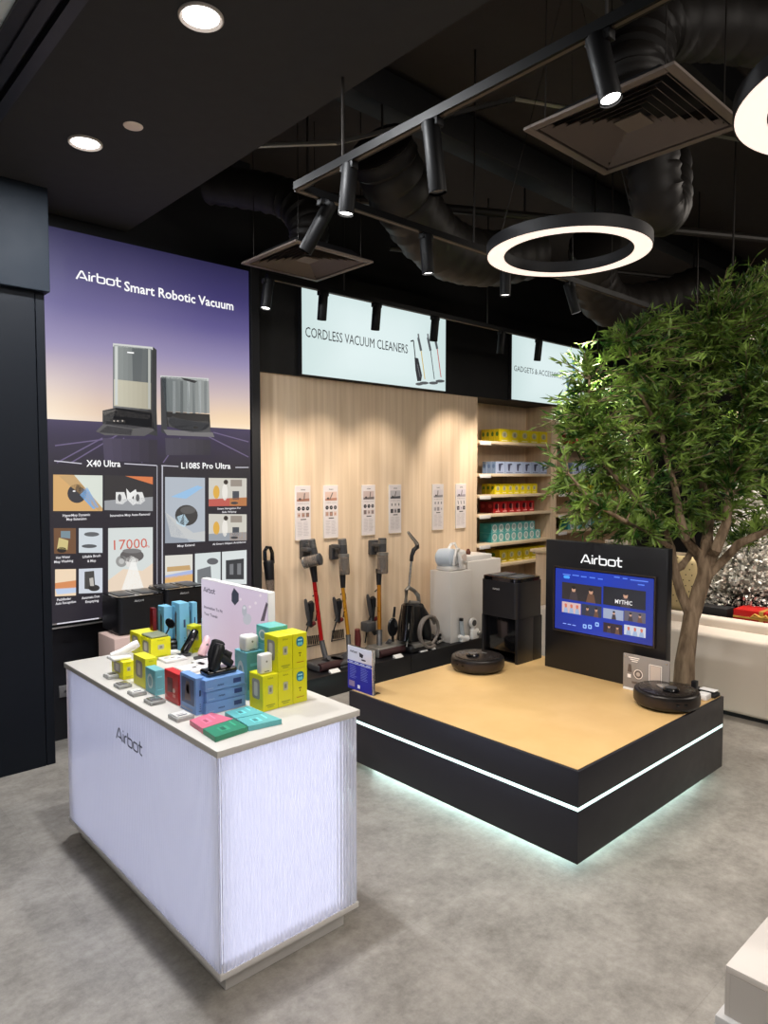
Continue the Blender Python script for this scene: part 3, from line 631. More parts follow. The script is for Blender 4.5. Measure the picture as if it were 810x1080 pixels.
# spare tools hanging beside the tubes
def tool_cluster(name_lb, x, y, s=1.0, Yc=4.66, extra=0):
    t = thing('accessory_set', name_lb, 'vacuum accessories', tuple(wp(x, y + 22 * s, Yc)), 0, 'spare nozzles hung beside the vacuums')
    P = lambda u, v: wp(x + u * s, y + v * s, Yc)
    b = MB(); b.tube([P(-6, -11), P(-5.4, -8), P(-3.6, 4), P(-2.6, 12)], [.010, .016, .018, .012], 8); part(t, 'crevice_nozzle', b, M_dgrey)
    b = MB(); b.tube([P(-1, -8), P(0, -6), P(.4, 2)], [.022, .03, .024], 10); b.tube([P(.4, 2), P(-1, 12), P(-2, 17)], [.018, .022, .03], 10); part(t, 'brush_nozzle', b, M_black)
    b = MB(); b.tube([P(2, -14), P(4, -16), P(7, -15), P(7.6, -10), P(6.4, 4), P(5, 12)], .007, 8); part(t, 'cable_loop', b, M_black)
    b = MB(); b.tube([P(-2.5, 14), P(0, 16), P(4, 14)], [.02, .024, .018], 10); part(t, 'small_nozzle', b, mat('nozzle_maroon', S(92, 24, 26), .4))
    b = MB(); b.tube([P(-3, 17), P(-7, 30), P(-8.5, 40)], .006, 8); part(t, 'power_cord', b, M_black)
    return t
tool_cluster('black nozzles and cable hung behind the red tube', 328, 643)
tool_cluster('black nozzles and cable hung behind the gold tube', 357.5, 640, .92)
tool_cluster('black nozzles and cable hung behind the amber tube', 393.5, 638, 1.0)
def rack(x0, y0, label):
    t = thing('wall_rack', label, 'rack', tuple(wp(x0 + 5, y0, 4.69)), 0, 'zigzag wire racks on the wall')
    pts = []
    for k in range(6):
        u = x0 + k * 2.2; pts += [(u, y0 + 6 - k * .3), (u + .5, y0 - 3 - k * .3), (u + 1.2, y0 - 3 - k * .3), (u + 1.7, y0 + 6 - k * .3)]
    b = MB(); b.tube([wp(u, v, YW - .012) for u, v in pts], .0032, 6); part(t, 'wire', b, M_black)
    b = MB(); p = wp(x0 - 1, y0 + 8, YW); q = wp(x0 + 13, y0 + 6, YW); b.box((p.x, YW - .010, p.z - .002), (q.x, YW - .001, p.z + .003), .001); part(t, 'rail', b, M_black)
rack(324, 674, 'black zigzag wire rack on the wall left of the red tube foot'); rack(350, 668, 'black zigzag wire rack on the wall left of the gold tube foot')
# two hand vacuums lying on the platform
def hand_vac(x, y, Yc, label, col, rz):
    p = wp(x, y, Yc); t = thing('handheld_nozzle', label, 'vacuum accessory', (p.x, Yc, PZ), rz)
    b = MB(); b.tube([(-.09, 0, .035), (-.04, 0, .04), (.02, 0, .05), (.05, 0, .08)], [.03, .034, .028, .024], 12); part(t, 'nozzle_body', b, M_dgrey, local=True)
    b = MB(); b.tube([(.05, 0, .08), (.055, 0, .17), (.04, 0, .26)], [.026, .03, .022], 12); part(t, 'handle', b, col, local=True)
    b = MB(); b.box((-.14, -.05, .002), (-.07, .05, .05), .012); part(t, 'brush_head', b, M_black, local=True)
    return t
hand_vac(375, 694, 4.42, 'small maroon and black motor brush standing between gold and amber tubes', mat('nozzle_maroon2', S(88, 34, 32), .4), .5)
p = wp(388, 664, 4.6)
t = thing('motor_brush', 'dark grey mini motor brush hung left of the amber tube', 'vacuum accessory', tuple(p), 0)
b = MB(); b.box((p.x - .055, 4.54, p.z - .01), (p.x + .05, 4.64, p.z + .075), .012); b.tube([(p.x + .04, 4.6, p.z + .02), (p.x + .09, 4.6, p.z - .05)], .022, 10); part(t, 'brush_body', b, M_dgrey)
b = MB(); b.box((p.x + .05, 4.64, p.z), (p.x + .075, 4.719, p.z + .02), .002); part(t, 'wall_hook', b, M_black)
# fluffy roller parts lying on the platform
for (x, y, Yc, lb) in ((365, 700, 4.33, 'black brush part lying in front of the gold vacuum foot'), (381, 697, 4.34, 'black brush part lying left of the wide grey floor head')):
    p = wp(x, y, Yc); b = MB(); b.tube([(p.x - .07, Yc, PZ + .03), (p.x, Yc, PZ + .045), (p.x + .07, Yc, PZ + .03)], [.022, .03, .024], 12); b.tube([(p.x, Yc, PZ + .045), (p.x + .01, Yc + .02, PZ + .10)], [.018, .024], 10); b.box((p.x - .07, Yc - .03, PZ + .0005), (p.x + .07, Yc + .03, PZ + .02), .006)
    single('brush_attachment', b, M_dgrey, lb, 'vacuum accessory', 'loose brush parts on the platform')
# paddle shaped brush standing on the platform
P = lambda x, y: wp(x, y, 4.45)
a = P(415, 668)
t = thing('round_brush_tool', 'black oval brush tool standing upright left of the carpet washer', 'brush', (P(415, 688).x, 4.45, PZ))
b = MB(); b.lathe([(0, -.014), (.07, -.012), (.078, 0), (.07, .012), (0, .014)], P(414.2, 661.5), (0, -1, 0), 24, .75, 1.1); part(t, 'oval_head', b, M_black)
b = MB()
for k in range(3):
    r = .058 - .016 * k; b.tube([P(414.2, 661.5) + Vector((r * .75 * math.cos(q * PI / 10), -.016, r * 1.1 * math.sin(q * PI / 10))) for q in range(21)], .004, 6)
part(t, 'bristle_ring', b, M_dgrey)
b = MB(); b.tube([P(415.3, 651), P(416.4, 640)], [.013, .010], 10); part(t, 'handle', b, M_black)
b = MB(); b.tube([P(414.3, 671), P(414.2, 682), (P(414.2, 682).x, 4.45, PZ + .02)], [.012, .012, .014], 10); b.box((P(414, 688).x - .05, 4.41, PZ + .001), (P(414, 688).x + .05, 4.49, PZ + .025), .006); part(t, 'foot', b, M_black)
# carpet washer
Yc = 4.42
def P(x, y, d=0):
    v = wp(x, y, Yc + d); v.z = max(v.z, PZ + .06); return v
t = thing('carpet_washer', 'black upright carpet washer with hooked handle and coiled grey hose on platform', 'carpet washer', (P(440, 680).x, Yc, PZ))
b = MB(); b.tube([P(430.3, 561), P(433, 565), P(437.5, 570.5), P(439.8, 574)], [.012, .015, .017, .02], 12); part(t, 'handle_tip', b, M_silver)
b = MB(); b.tube([P(439.8, 574), P(440, 577), P(436.4, 580), P(434.4, 586), P(433.8, 592)], [.021, .022, .021, .018, .018], 12); part(t, 'handle_grip', b, M_black)
b = MB(); b.tube([P(433.8, 591), P(431.2, 620)], .011, 12); part(t, 'handle_shaft', b, M_silver)
b = MB(); b.tube([P(428, 636), P(428.5, 622), P(431, 619.5), P(436, 622.5), P(441, 628), P(442, 636), P(432, 635.5)], [.018, .018, .018, .018, .02, .022, .02], 10); part(t, 'carry_handle', b, M_grey)
b = MB(); a = P(433.5, 636); c = P(431, 684); zb = PZ + .06
b.tube([a, a + (c - a) * .06, a + (c - a) * .5, Vector((c.x, c.y, zb))], [.055, .085, .105, .11], 20); part(t, 'main_body', b, M_black)
b = MB(); b.tube([P(430.5, 638, -.09), P(430, 655, -.10), P(428, 676, -.11)], [.05, .06, .055], 16); part(t, 'clean_water_tank', b, M_gloss)
b = MB(); b.tube([P(441, 640, -.03), P(446, 650, -.03), P(450, 676, -.04)], [.05, .06, .055], 14); part(t, 'side_housing', b, M_black)
b = MB(); b.tube([P(433, 640, -.13), P(431, 660, -.15), P(429, 682, -.14)], .006, 8); part(t, 'chrome_strip', b, M_silver)
b = MB(); c = P(431, 684); b.box((c.x - .14, Yc - .17, PZ + .001), (c.x + .14, Yc + .1, PZ + .075), .03, seg=3); hd = part(t, 'floor_nozzle', b, M_black)
b = MB(); b.box((c.x - .10, Yc - .175, PZ + .045), (c.x + .12, Yc - .08, PZ + .082), .012); part(hd, 'clear_cover', b, M_grey)
b = MB(); pts = []
cc = P(450, 665, -.12)
for k in range(44):
    a_ = k / 43 * 2 * PI * 1.75; r = .115 + .02 * (k / 43); pts.append(cc + Vector((r * .95 * math.cos(a_ + .4), -.015 * k / 12, r * 1.05 * math.sin(a_ + .4))))
b.tube(pts, .014, 8); h = part(t, 'coiled_hose', b, mat('hose_grey', S(120, 112, 106), .5))
b = MB(); b.tube([P(440, 684), P(452, 688), P(462, 684), P(470, 686)], [.012, .012, .012, .02], 8); part(h, 'hose_end', b, M_black)
# hose tools and cables on the platform right of the washer
pts = [wp(462, 692, 4.36), wp(468, 688, 4.4), wp(474, 689, 4.42), wp(479, 684, 4.46), wp(474, 681, 4.5), wp(466, 682, 4.5)]
b = MB(); b.tube([Vector((p.x, p.y, PZ + .014)) for p in pts], .012, 8); single('hose_coil', b, mat('hose_pale', S(150, 146, 142), .5), 'grey hose lying on the platform before the front pedestal', 'hose')
for k, (x, lb) in enumerate(((456, 'left'), (463, 'middle'), (471, 'right'))):
    p = wp(x, 686, 4.45); b = MB(); b.tube([(p.x - .03, 4.42, PZ + .022), (p.x + .04, 4.47, PZ + .03), (p.x + .05, 4.5, PZ + .05)], [.02, .024, .014], 10)
    single('upholstery_nozzle', b, M_black, 'black upholstery nozzle on the platform, %s one of three right of the washer' % lb, 'vacuum accessory', 'upholstery nozzles on the platform')
# white price tags along the platform front
for x, y, lb in ((353, 707.5, 'before the red vacuum'), (425.5, 693.5, 'before the wide grey floor head'), (453, 687.5, 'before the carpet washer'), (461, 684.5, 'before the coiled hose')):
    p = onz(x, y, PZ + .01); p.y = max(p.y, PY + .025); b = MB(); s = .045 if x != 461 else .025; b.prism([(p.x - s, p.y - .02, PZ), (p.x - s, p.y + .02, PZ), (p.x - s, p.y + .018, PZ + .022), (p.x - s, p.y - .012, PZ + .008)], (2 * s, 0, 0)); 
    single('price_tag', b, M_white, 'small white price tag on the platform ' + lb, 'price tag', 'price tags on the platform')

# ================================================================== WHITE PEDESTALS
def pedestal(x0, x1, y0, y1, z1, label):
    b = MB(); b.box((x0, y0, PZ), (x1, y1, z1), .004); return single('white_pedestal', b, M_paint, label, 'pedestal', 'white pedestals on the platform')
Yp = 4.29; XA, XB = ony(475.5, 640, Yp).x, ony(497.5, 640, Yp).x; yback = onx(453.5, 640, XA).y; ZP1 = ony(475.5, 604, Yp).z
pedestal(XA, XB, Yp, yback, ZP1, 'white square pedestal carrying the blue and white garment steamer')
Y2 = 4.36; X2a, X2b = XB + .02, ony(528, 620, Y2).x; ZP2 = ony(528, 588.5, Y2).z
pedestal(X2a + .0, X2b, Y2, 4.70, ZP2, 'taller white pedestal behind the black dock, flat white box on top')
b = MB(); p = ony(488, 588, Y2 + .1); q = ony(517, 588, Y2 + .05)
b.box((X2a + .02, Y2 + .03, ZP2), (q.x, 4.66, ZP2 + .05), .004); single('flat_carton', b, M_white, 'flat white carton lying on the taller pedestal', 'box')
b = MB(); q2 = (X2a + .17, 4.5, ZP2 + .05); b.lathe([(0, 0), (.02, 0), (.026, .02), (.018, .04), (.012, .055), (0, .058)], q2, n=12); single('brown_ornament', b, mat('brown', S(96, 50, 34), .5), 'tiny brown figure on the flat white carton', 'ornament')
# garment steamer
sx, sy, sz = (XA + XB) / 2 - .02, (Yp + yback) / 2, ZP1
t = thing('garment_steamer', 'pale blue and white rounded steamer with arched handle on the front pedestal', 'steamer', (sx, sy, sz))
b = MB(); b.lathe([(0, -.09), (.06, -.088), (.085, -.066), (.09, 0), (.085, .07), (.06, .088), (0, .09)], (sx - .05, sy, sz + .12), (.3, -1, .05), 28); part(t, 'round_tank', b, mat('pale_blue_plastic', S(196, 208, 222), .3))
b = MB(); b.box((sx - .10, sy - .09, sz + .0005), (sx + .14, sy + .09, sz + .05), .02, seg=3); part(t, 'base', b, M_white)
b = MB(); b.box((sx - .01, sy - .09, sz + .05), (sx + .15, sy + .08, sz + .19), .03, seg=3); b.tube([(sx - .06, sy - .10, sz + .06), (sx - .05, sy - .11, sz + .14), (sx - .02, sy - .10, sz + .20), (sx + .05, sy - .07, sz + .20)], .014, 10); part(t, 'rear_body', b, M_white)
b = MB(); b.tube([(sx - .02, sy, sz + .20), (sx + .02, sy, sz + .245), (sx + .07, sy, sz + .25), (sx + .10, sy, sz + .20), (sx + .11, sy, sz + .15)], .012, 10); part(t, 'arched_handle', b, M_white)
b = MB(); b.tube([(sx - .01, sy - .10, sz + .17), (sx + .02, sy - .12, sz + .10), (sx + .035, sy - .11, sz + .03)], [.016, .026, .02], 12); part(t, 'hand_nozzle', b, M_white)
b = MB(); b.lathe([(0, 0), (.03, 0), (.034, .012), (0, .014)], (sx + .10, sy - .085, sz + .12), (0, -1, 0), 20); part(t, 'dial', b, mat('blush_plastic', S(222, 206, 198), .4))
# white spray gun and small machine at its foot, on the platform
p = ony(487, 672, 4.18)
yb_ = 4.262
def onplat(x, Y): return Vector((ony(x, 660, Y).x, Y, PZ))
q = onplat(488, 4.262)
t = thing('spray_gun', 'white hand nozzle with grey bottle standing at the foot of the front pedestal', 'sprayer', tuple(q))
b = MB(); b.tube([q + Vector((0, 0, .06)), q + Vector((-.02, 0, .2))], [.022, .02], 12); part(t, 'bottle', b, mat('bottle_grey', S(170, 178, 184), .3))
b = MB(); b.tube([q + Vector((-.02, 0, .2)), q + Vector((-.02, 0, .225))], .02, 12); part(t, 'bottle_cap', b, M_black)
b = MB(); b.tube([q + Vector((-.05, 0, .06)), q + Vector((.0, -.005, .04)), q + Vector((.06, -.01, .028))], [.016, .024, .028], 12); b.box(tuple(q + Vector((-.03, -.018, .0005))), tuple(q + Vector((.05, .018, .04))), .008); part(t, 'nozzle', b, M_white)
q = onplat(500, 4.262)
t = thing('mini_fan_unit', 'small white machine with round dark grille at the foot of the taller pedestal', 'appliance', tuple(q))
b = MB(); b.box(tuple(q + Vector((-.05, -.02, .0005))), tuple(q + Vector((.06, .02, .1))), .015, seg=3); b.lathe([(0, 0), (.04, 0), (.046, .01), (.046, .03), (0, .034)], tuple(q + Vector((-.02, .016, .16))), (0, -1, 0), 20); b.tube([q + Vector((-.02, .0, .09)), q + Vector((-.02, 0, .13))], .02, 10); part(t, 'body', b, M_white)
b = MB(); b.lathe([(0, 0), (.028, 0), (.03, .004), (0, .005)], tuple(q + Vector((-.02, -.018, .16))), (0, -1, 0), 20); part(t, 'round_grille', b, M_dgrey)
b = MB(); b.tube([q + Vector((.02, -.022, .05)), q + Vector((.05, -.03, .06))], [.018, .022], 12); part(t, 'side_nozzle', b, M_grey)

# ================================================================== LOW PODIUM WITH LED LINE
GX0, GX1, GY0, GY1, GZ = 2.59, 4.11, 1.595, 3.135, .455
t = thing('display_podium', 'large low black podium with beige top and white LED line around it', 'podium', ((GX0 + GX1) / 2, (GY0 + GY1) / 2, 0))
LZ = .286
b = MB(); b.box((GX0, GY0, .045), (GX1, GY1, LZ - .009), .003); part(t, 'lower_body', b, M_podium)
b = MB(); b.box((GX0, GY0, LZ + .009), (GX1, GY1, GZ), .003); part(t, 'upper_body', b, M_podium)
b = MB(); b.box((GX0 + .003, GY0 + .003, LZ - .0085), (GX1 - .003, GY1 - .003, LZ + .0085)); part(t, 'led_line', b, M_led)
b = MB(); b.box((GX0 + .012, GY0 + .012, GZ + .0002), (GX1 - .012, GY1 - .012, GZ + .003), .001); part(t, 'top_sheet', b, M_plywood)
b = MB(); b.box((GX0 + .12, GY0 + .12, 0), (GX1 - .12, GY1 - .12, .045)); part(t, 'recessed_plinth', b, M_matt)
b = MB(); i0, i1 = .112, .1195
b.box((GX0 + i0, GY0 + i0, .010), (GX1 - i0, GY0 + i1, .036)); b.box((GX0 + i0, GY1 - i1, .010), (GX1 - i0, GY1 - i0, .036)); b.box((GX0 + i0, GY0 + i1, .010), (GX0 + i1, GY1 - i1, .036)); b.box((GX1 - i1, GY0 + i1, .010), (GX1 - i0, GY1 - i1, .036))
part(t, 'underside_led_strip', b, M_ledunder)
GT = GZ + .003
for a_, c_, sz_ in (((GX0 + .10, (GY0 + GY1) / 2, .041), (-1, 0, -.2), GY1 - GY0 - .2), ((GX1 - .10, (GY0 + GY1) / 2, .041), (1, 0, -.2), GY1 - GY0 - .2), (((GX0 + GX1) / 2, GY0 + .10, .041), (0, -1, -.2), GX1 - GX0 - .2), (((GX0 + GX1) / 2, GY1 - .10, .041), (0, 1, -.2), GX1 - GX0 - .2)):
    L_ = light('podium_led_strip', 'AREA', a_, tuple(Vector(a_) + Vector(c_)), 2.1, (.74, 1, .94), sz_ if c_[0] == 0 else .02, sy=.02 if c_[0] == 0 else sz_)
    z_ = -Vector(c_).normalized(); y_ = Vector((0, 1, 0)) if c_[0] else z_.cross(Vector((1, 0, 0))); x_ = y_.cross(z_)
    L_.rotation_euler = Matrix((x_, y_, z_)).transposed().to_euler()
# screen stand
TX = 3.885; TY0, TY1, TZ = 1.835, 2.66, ony(0, 0, 1).z
TZ = onx(701, 579, TX).z
t = thing('screen_stand', 'tall black stand with a blue menu screen at the back of the podium', 'screen', (TX + .03, (TY0 + TY1) / 2, GT))
b = MB(); b.box((TX, TY0, GT), (TX + .06, TY1, TZ), .004); part(t, 'stand_panel', b, M_black)
s0, s1_ = onx(587, 598, TX), onx(691, 610, TX); zt = .5 * (onx(587, 598, TX).z + onx(691, 609, TX).z); zb = .5 * (onx(587, 664, TX).z + onx(691, 681, TX).z)
ya, yb = onx(691.5, 640, TX).y, onx(586, 640, TX).y
t2 = MB(); t2.box((TX - .014, ya, zb), (TX - .0005, yb, zt), .003); tv = part(t, 'screen', t2, M_gloss)
b = MB(); fr = .007
for q in (((TX - .02, ya - fr, zb - fr), (TX - .0005, ya, zt + fr)), ((TX - .02, yb, zb - fr), (TX - .0005, yb + fr, zt + fr)), ((TX - .02, ya, zt), (TX - .0005, yb, zt + fr)), ((TX - .02, ya, zb - fr), (TX - .0005, yb, zb))): b.box(*q)
part(tv, 'bezel', b, mat('bezel', S(46, 38, 34), .4))
A = Art((TX - .0145, yb, zb), (0, -1, 0), (0, 0, 1)); w, h = yb - ya, zt - zb
A.grad(.006, .006, w - .006, h - .006, lambda u, v: lerp(S(8, 52, 176), S(4, 26, 112), abs(u - .45) * .9 + (1 - v) * .25), 8, 6); A.L = 2
def R(x0, y0, x1, y1, c): A.poly([(x0, y0), (x1, y1), (x1, y1 + (R.h)), (x0, y0 + R.h)], c, px=True)
def rectpx(x0, y0, x1, y1, c):  # by photo corners, made rectangular in the screen plane
    p, q = A.px(x0, y0), A.px(x1, y1); A.rect(p[0], q[1], q[0], p[1], c); return p, q
tiles = [((593, 613.5), (634.5, 637.5), (40, 34, 36), 2), ((636.5, 618), (681, 644), (16, 18, 26), 1), ((593, 634), (612.5, 648.5), (206, 176, 172), 3), ((613.5, 636.5), (634.5, 652), (44, 50, 70), 2), ((636.5, 641), (657.5, 655), (150, 160, 184), 1), ((658.5, 643.5), (681, 658), (90, 84, 96), 2), ((636.5, 656), (656.5, 670), (40, 22, 34), 2), ((658.5, 658.5), (681, 673), (196, 200, 210), 3)]
rnd = random.Random(3)
for (a_, c_, col, n) in tiles:
    A.L = 3; p, q = rectpx(a_[0], a_[1], c_[0], c_[1], S(*col)); ww, hh = q[0] - p[0], p[1] - q[1]; A.L = 4
    for k in range(n):
        cx = p[0] + ww * (k + .7) / (n + .3); cz = q[1] + hh * .5
        dk = S(22, 18, 22) if n != 3 else S(200, 110, 90)
        A.poly([(cx - ww * .12, q[1]), (cx + ww * .12, q[1]), (cx + ww * .07, cz), (cx - ww * .07, cz)], S(60 + 40 * k, 50 + 20 * k, 54) if n != 3 else S(150, 170, 200)); A.ell(cx, cz + hh * .14, hh * .13, hh * .18, S(196, 150, 122) if n != 3 else dk, 12); A.L = 5
        A.ell(cx, cz + hh * .25, hh * .14, hh * .10, dk, 12); A.L = 4
A.L = 6; p, q = A.px(649, 637), A.px(667, 641); A.text('MYTHIC', p[0], p[1] + .006, q[0] - p[0], .024, S(230, 228, 226), True)
for x0, y0, x1 in ((594, 606, 602), (604, 607, 611), (613, 608.5, 619), (622, 609.5, 628), (631, 611, 636), (648, 609, 654), (657, 610.5, 662), (665, 612, 684), (673, 617, 680)): p, q = A.px(x0, y0), A.px(x1, y0); A.rect(p[0], p[1], q[0], p[1] + .007, S(90, 130, 230))
p = A.px(598, 608.5); A.poly([(p[0] + a, p[1] + b_) for a, b_ in rr(0, 0, .045, .018, .008)], S(70, 160, 250))
for x, y in ((617, 660.5), (622.5, 661), (630, 658.5)): p = A.px(x, y); A.poly([(p[0] + a, p[1] + b_) for a, b_ in rr(0, 0, .026, .026, .006)], S(150, 190, 240)); A.L = 7; A.rect(p[0] - .006, p[1] - .006, p[0] + .006, p[1] + .006, S(30, 60, 170)); A.L = 6
for x in (594, 599, 604): p = A.px(x, 657.5 + (x - 594) * .2); A.rect(p[0], p[1], p[0] + .025, p[1] + .005, S(150, 180, 240))
A.build(tv, 'menu_picture', A_screen)
A = Art((TX - .0008, yb, zb), (0, -1, 0), (0, 0, 1)); p, q = A.px(613, 593.5), A.px(656, 597); A.logo(p[0], p[1], q[0] - p[0], W1, .15); A.build(t, 'logo_lettering', art_mat('backlit_letters', 1.0))
# acrylic placard leaning by the stand
pa, pb_ = onx(657.5, 724, TX - .06), onx(706, 730, TX - .06); zt_ = onx(657.5, 688, TX - .06).z
t = thing('acrylic_placard', 'clear acrylic placard with white line drawings at the foot of the screen stand', 'placard', (TX - .07, (pa.y + pb_.y) / 2, GT))
b = MB(); b.box((TX - .066, pb_.y, GT), (TX - .058, pa.y, zt_), .001); part(t, 'clear_panel', b, mat('frosted_acrylic', S(200, 190, 182), .25, trans=.55, ior=1.2))
A = Art((TX - .0665, pa.y, GT), (0, -1, 0), (0, 0, 1)); w, h = pa.y - pb_.y, zt_ - GT; pl = S(250, 240, 232); br = S(96, 84, 78)
for r_ in range(3): A.rect(w * .12 + r_ * .01, h * (.9 - .05 * r_), w * (.36 - .02 * r_), h * (.925 - .05 * r_), pl)
A.ell(w * .34, h * .48, w * .10, w * .10, pl); A.L = 2; A.ell(w * .34, h * .48, w * .085, w * .085, br); A.L = 3; A.ell(w * .34, h * .48, w * .045, w * .045, S(190, 176, 166)); A.L = 2
A.poly([(w * .10, h * .5), (w * .2, h * .5), (w * .18, h * .72), (w * .12, h * .72)], br); A.rect(w * .1, h * .34, w * .18, h * .44, pl); A.rect(w * .2, h * .2, w * .5, h * .26, br)
A.line([(w * .58, h * .22), (w * .84, h * .22), (w * .84, h * .82), (w * .58, h * .82), (w * .58, h * .22)], .004, pl); A.rect(w * .6, h * .25, w * .82, h * .8, S(204, 186, 172))
A.build(t, 'line_print', A_print)
b = MB(); b.box((TX - .075, pb_.y + .005, GT), (TX - .052, pa.y - .005, GT + .012), .002); part(t, 'foot_rail', b, M_white)
for yy in (pa.y - .015, pb_.y + .015):
    b = MB(); b.lathe([(0, 0), (.006, 0), (.006, .004), (0, .005)], (TX - .066, yy, zt_ - .015), (-1, 0, 0), 12); part(t, 'screw_cap', b, M_silver)

def robot(cx, cy, z, r, rz, label, detail=0):
    t = thing('robot_vacuum', label, 'robot vacuum', (cx, cy, z), rz)
    b = MB(); b.lathe([(0, .012), (r * .93, .012), (r * .985, .022), (r, .034), (r, .072), (r * .985, .084), (r * .95, .089), (0, .0915)], n=56); part(t, 'body', b, mat('robot_black', S(26, 23, 22), .3), local=True)
    b = MB(); b.lathe([(r * 1.004, .03), (r * 1.008, .036), (r * 1.008, .066), (r * 1.004, .07)], n=56); part(t, 'bumper', b, mat('robot_bronze', S(50, 42, 38), .3, .3), local=True)
    b = MB(); b.lathe([(0, .091), (r * .86, .0905), (r * .86, .093), (r * .84, .0945), (0, .096)], n=56); lid = part(t, 'lid', b, mat('robot_lid', S(38, 33, 31), .26, .2), local=True)
    b = MB(); b.lathe([(0, .095), (.042, .095), (.044, .104), (.040, .112), (.030, .1135), (0, .1135)], (-r * .30, 0, 0), n=28, sx=1, sy=1); part(lid, 'laser_turret', b, M_gloss, local=True)
    b = MB(); b.lathe([(0, .1134), (.03, .1136), (.031, .115), (0, .1155)], (-r * .30, 0, 0), n=24); part(lid, 'turret_cap', b, M_dgrey, local=True)
    b = MB(); b.box((r * .35, -.02, .0945), (r * .42, .02, .0968), .0008); part(lid, 'button_bar', b, M_grey, local=True)
    for s in (-1, 1):
        b = MB(); b.tube([(0, s * r * .6 - .012, .028), (0, s * r * .6 + .012, .028)], .028, 16); part(t, 'wheel', b, M_matt, local=True)
    b = MB(); b.box((-r * 1.004, -.03, .045), (-r * .985, .03, .06), .003); part(t, 'sensor_window', b, M_gloss, local=True)
    return t
R1 = onz(500, 707, GT + .05)
R1 = Vector((3.475, 2.905, 0))
robot(3.50, 2.915, GT, .172, .0, 'black robot vacuum parked in front of its tall black dock')
R2c = (onz(671, 742, GT + .04) + onz(735, 742, GT + .04)) / 2
r2 = robot(3.71, 1.745, GT, .172, .9, 'black robot vacuum with raised dark shell beside the acrylic placard')
b = MB(); b.lathe([(.10, .0), (.12, .02), (.13, .02), (.14, 0)], n=30)
b.bm.free()
b = MB(); b.box((-.02, -.035, .094), (.06, .035, .1), .004, seg=2); part(r2, 'chrome_badge', b, M_silver, local=True)
# tall dock of the left robot : open towards -X
def tower_dock(cx, cy, z, w, d, h, label, rz=0, tray=True, top=M_gloss, gap=(.16, .33), hf=.53):
    "local frame: front faces -X, width along Y"
    t = thing('charging_dock', label, 'dock', (cx, cy, z), rz)
    g0, g1 = gap[0] * h, gap[1] * h + .12
    def sec(z0, z1, x0, x1, wy, r=.03):
        pts = [(px_, py_, z0) for px_, py_ in rr((x0 + x1) / 2, 0, x1 - x0, wy, r, 5)]
        b = MB(); b.prism(pts, (0, 0, z1 - z0)); return b
    b = sec(h * hf, h * .955, -d / 2, d / 2, w); part(t, 'tank_housing', b, M_black, local=True)
    b = sec(h * .955, h, -d / 2 + .004, d / 2 - .004, w - .006, .034); lid = part(t, 'lid', b, top, local=True)
    b = MB(); b.tube([(-d / 2 + .05, -.001, h + .001), (d / 2 - .03, .001, h + .001)], .0025, 6); part(lid, 'lid_seam', b, M_dgrey, local=True)
    for s in (-1, 1):
        b = MB(); b.box((-d / 2 + .05, s * w / 4 - .05, h - .001), (d / 2 - .05, s * w / 4 + .05, h + .004), .002); part(lid, 'tank_lid', b, M_dgrey, local=True)
    if hf > .3:
        b = MB(); b.box((d / 2 - .10, -w / 2, 0), (d / 2, w / 2, h * .53), .006); part(t, 'rear_column', b, M_black, local=True)
        for s in (-1, 1):
            b = MB(); b.box((-d / 2 + .012, s * (w / 2 - .012) - .0115, 0), (d / 2 - .1, s * (w / 2 - .012) + .0115, h * .53), .004); part(t, 'side_wall', b, M_black, local=True)
        b = MB(); b.box((-d / 2 + .035, -w / 2 + .024, h * .12), (-d / 2 + .045, w / 2 - .024, h * .53), .001); part(t, 'dust_bag_door', b, M_gloss, local=True)
        b = MB(); b.box((-d / 2 + .03, -w / 2 + .023, 0), (d / 2 - .1, w / 2 - .023, .012), .003); part(t, 'wash_tray', b, M_gloss, local=True)
    else:
        b = MB(); b.box((-d / 2 + .02, -w / 2 + .01, 0), (d / 2, w / 2 - .01, h * hf), .003); part(t, 'base', b, M_gloss, local=True)
    if tray:
        b = MB(); b.prism([(-d / 2 + .03, -w / 2, 0), (-d / 2 + .03, w / 2, 0), (-d / 2 + .03, w / 2, .03), (-d / 2 + .03, -w / 2, .03)], (-.001, 0, 0))
        b = MB(); b.prism([(x_, -w / 2 + .01, z_) for x_, z_ in ((-d / 2 + .03, 0), (-d / 2 - .14, 0), (-d / 2 - .14, .004), (-d / 2 + .03, .010))], (0, w - .02, 0)); part(t, 'entry_ramp', b, M_dgrey, local=True)
    A = Art((0, 0, 0), (0, -1, 0), (0, 0, 1))
    me_w = WORLD[t.name]; A.O = me_w @ Vector((-d / 2 - .0006, .05, h * .85)); A.U = (me_w.to_3x3() @ Vector((0, -1, 0))); A.N = A.U.cross(A.V)
    A.logo(0, 0, .06, S(190, 190, 190), .16); A.build(t, 'logo_lettering', A_print)
    return t
Dx0, Dy0 = 3.72, 2.79
tower_dock(3.895, 2.945, GT, .31, .29, .575, 'tall black robot dock on the back of the podium', 0, gap=(.2, .5), tray=False)
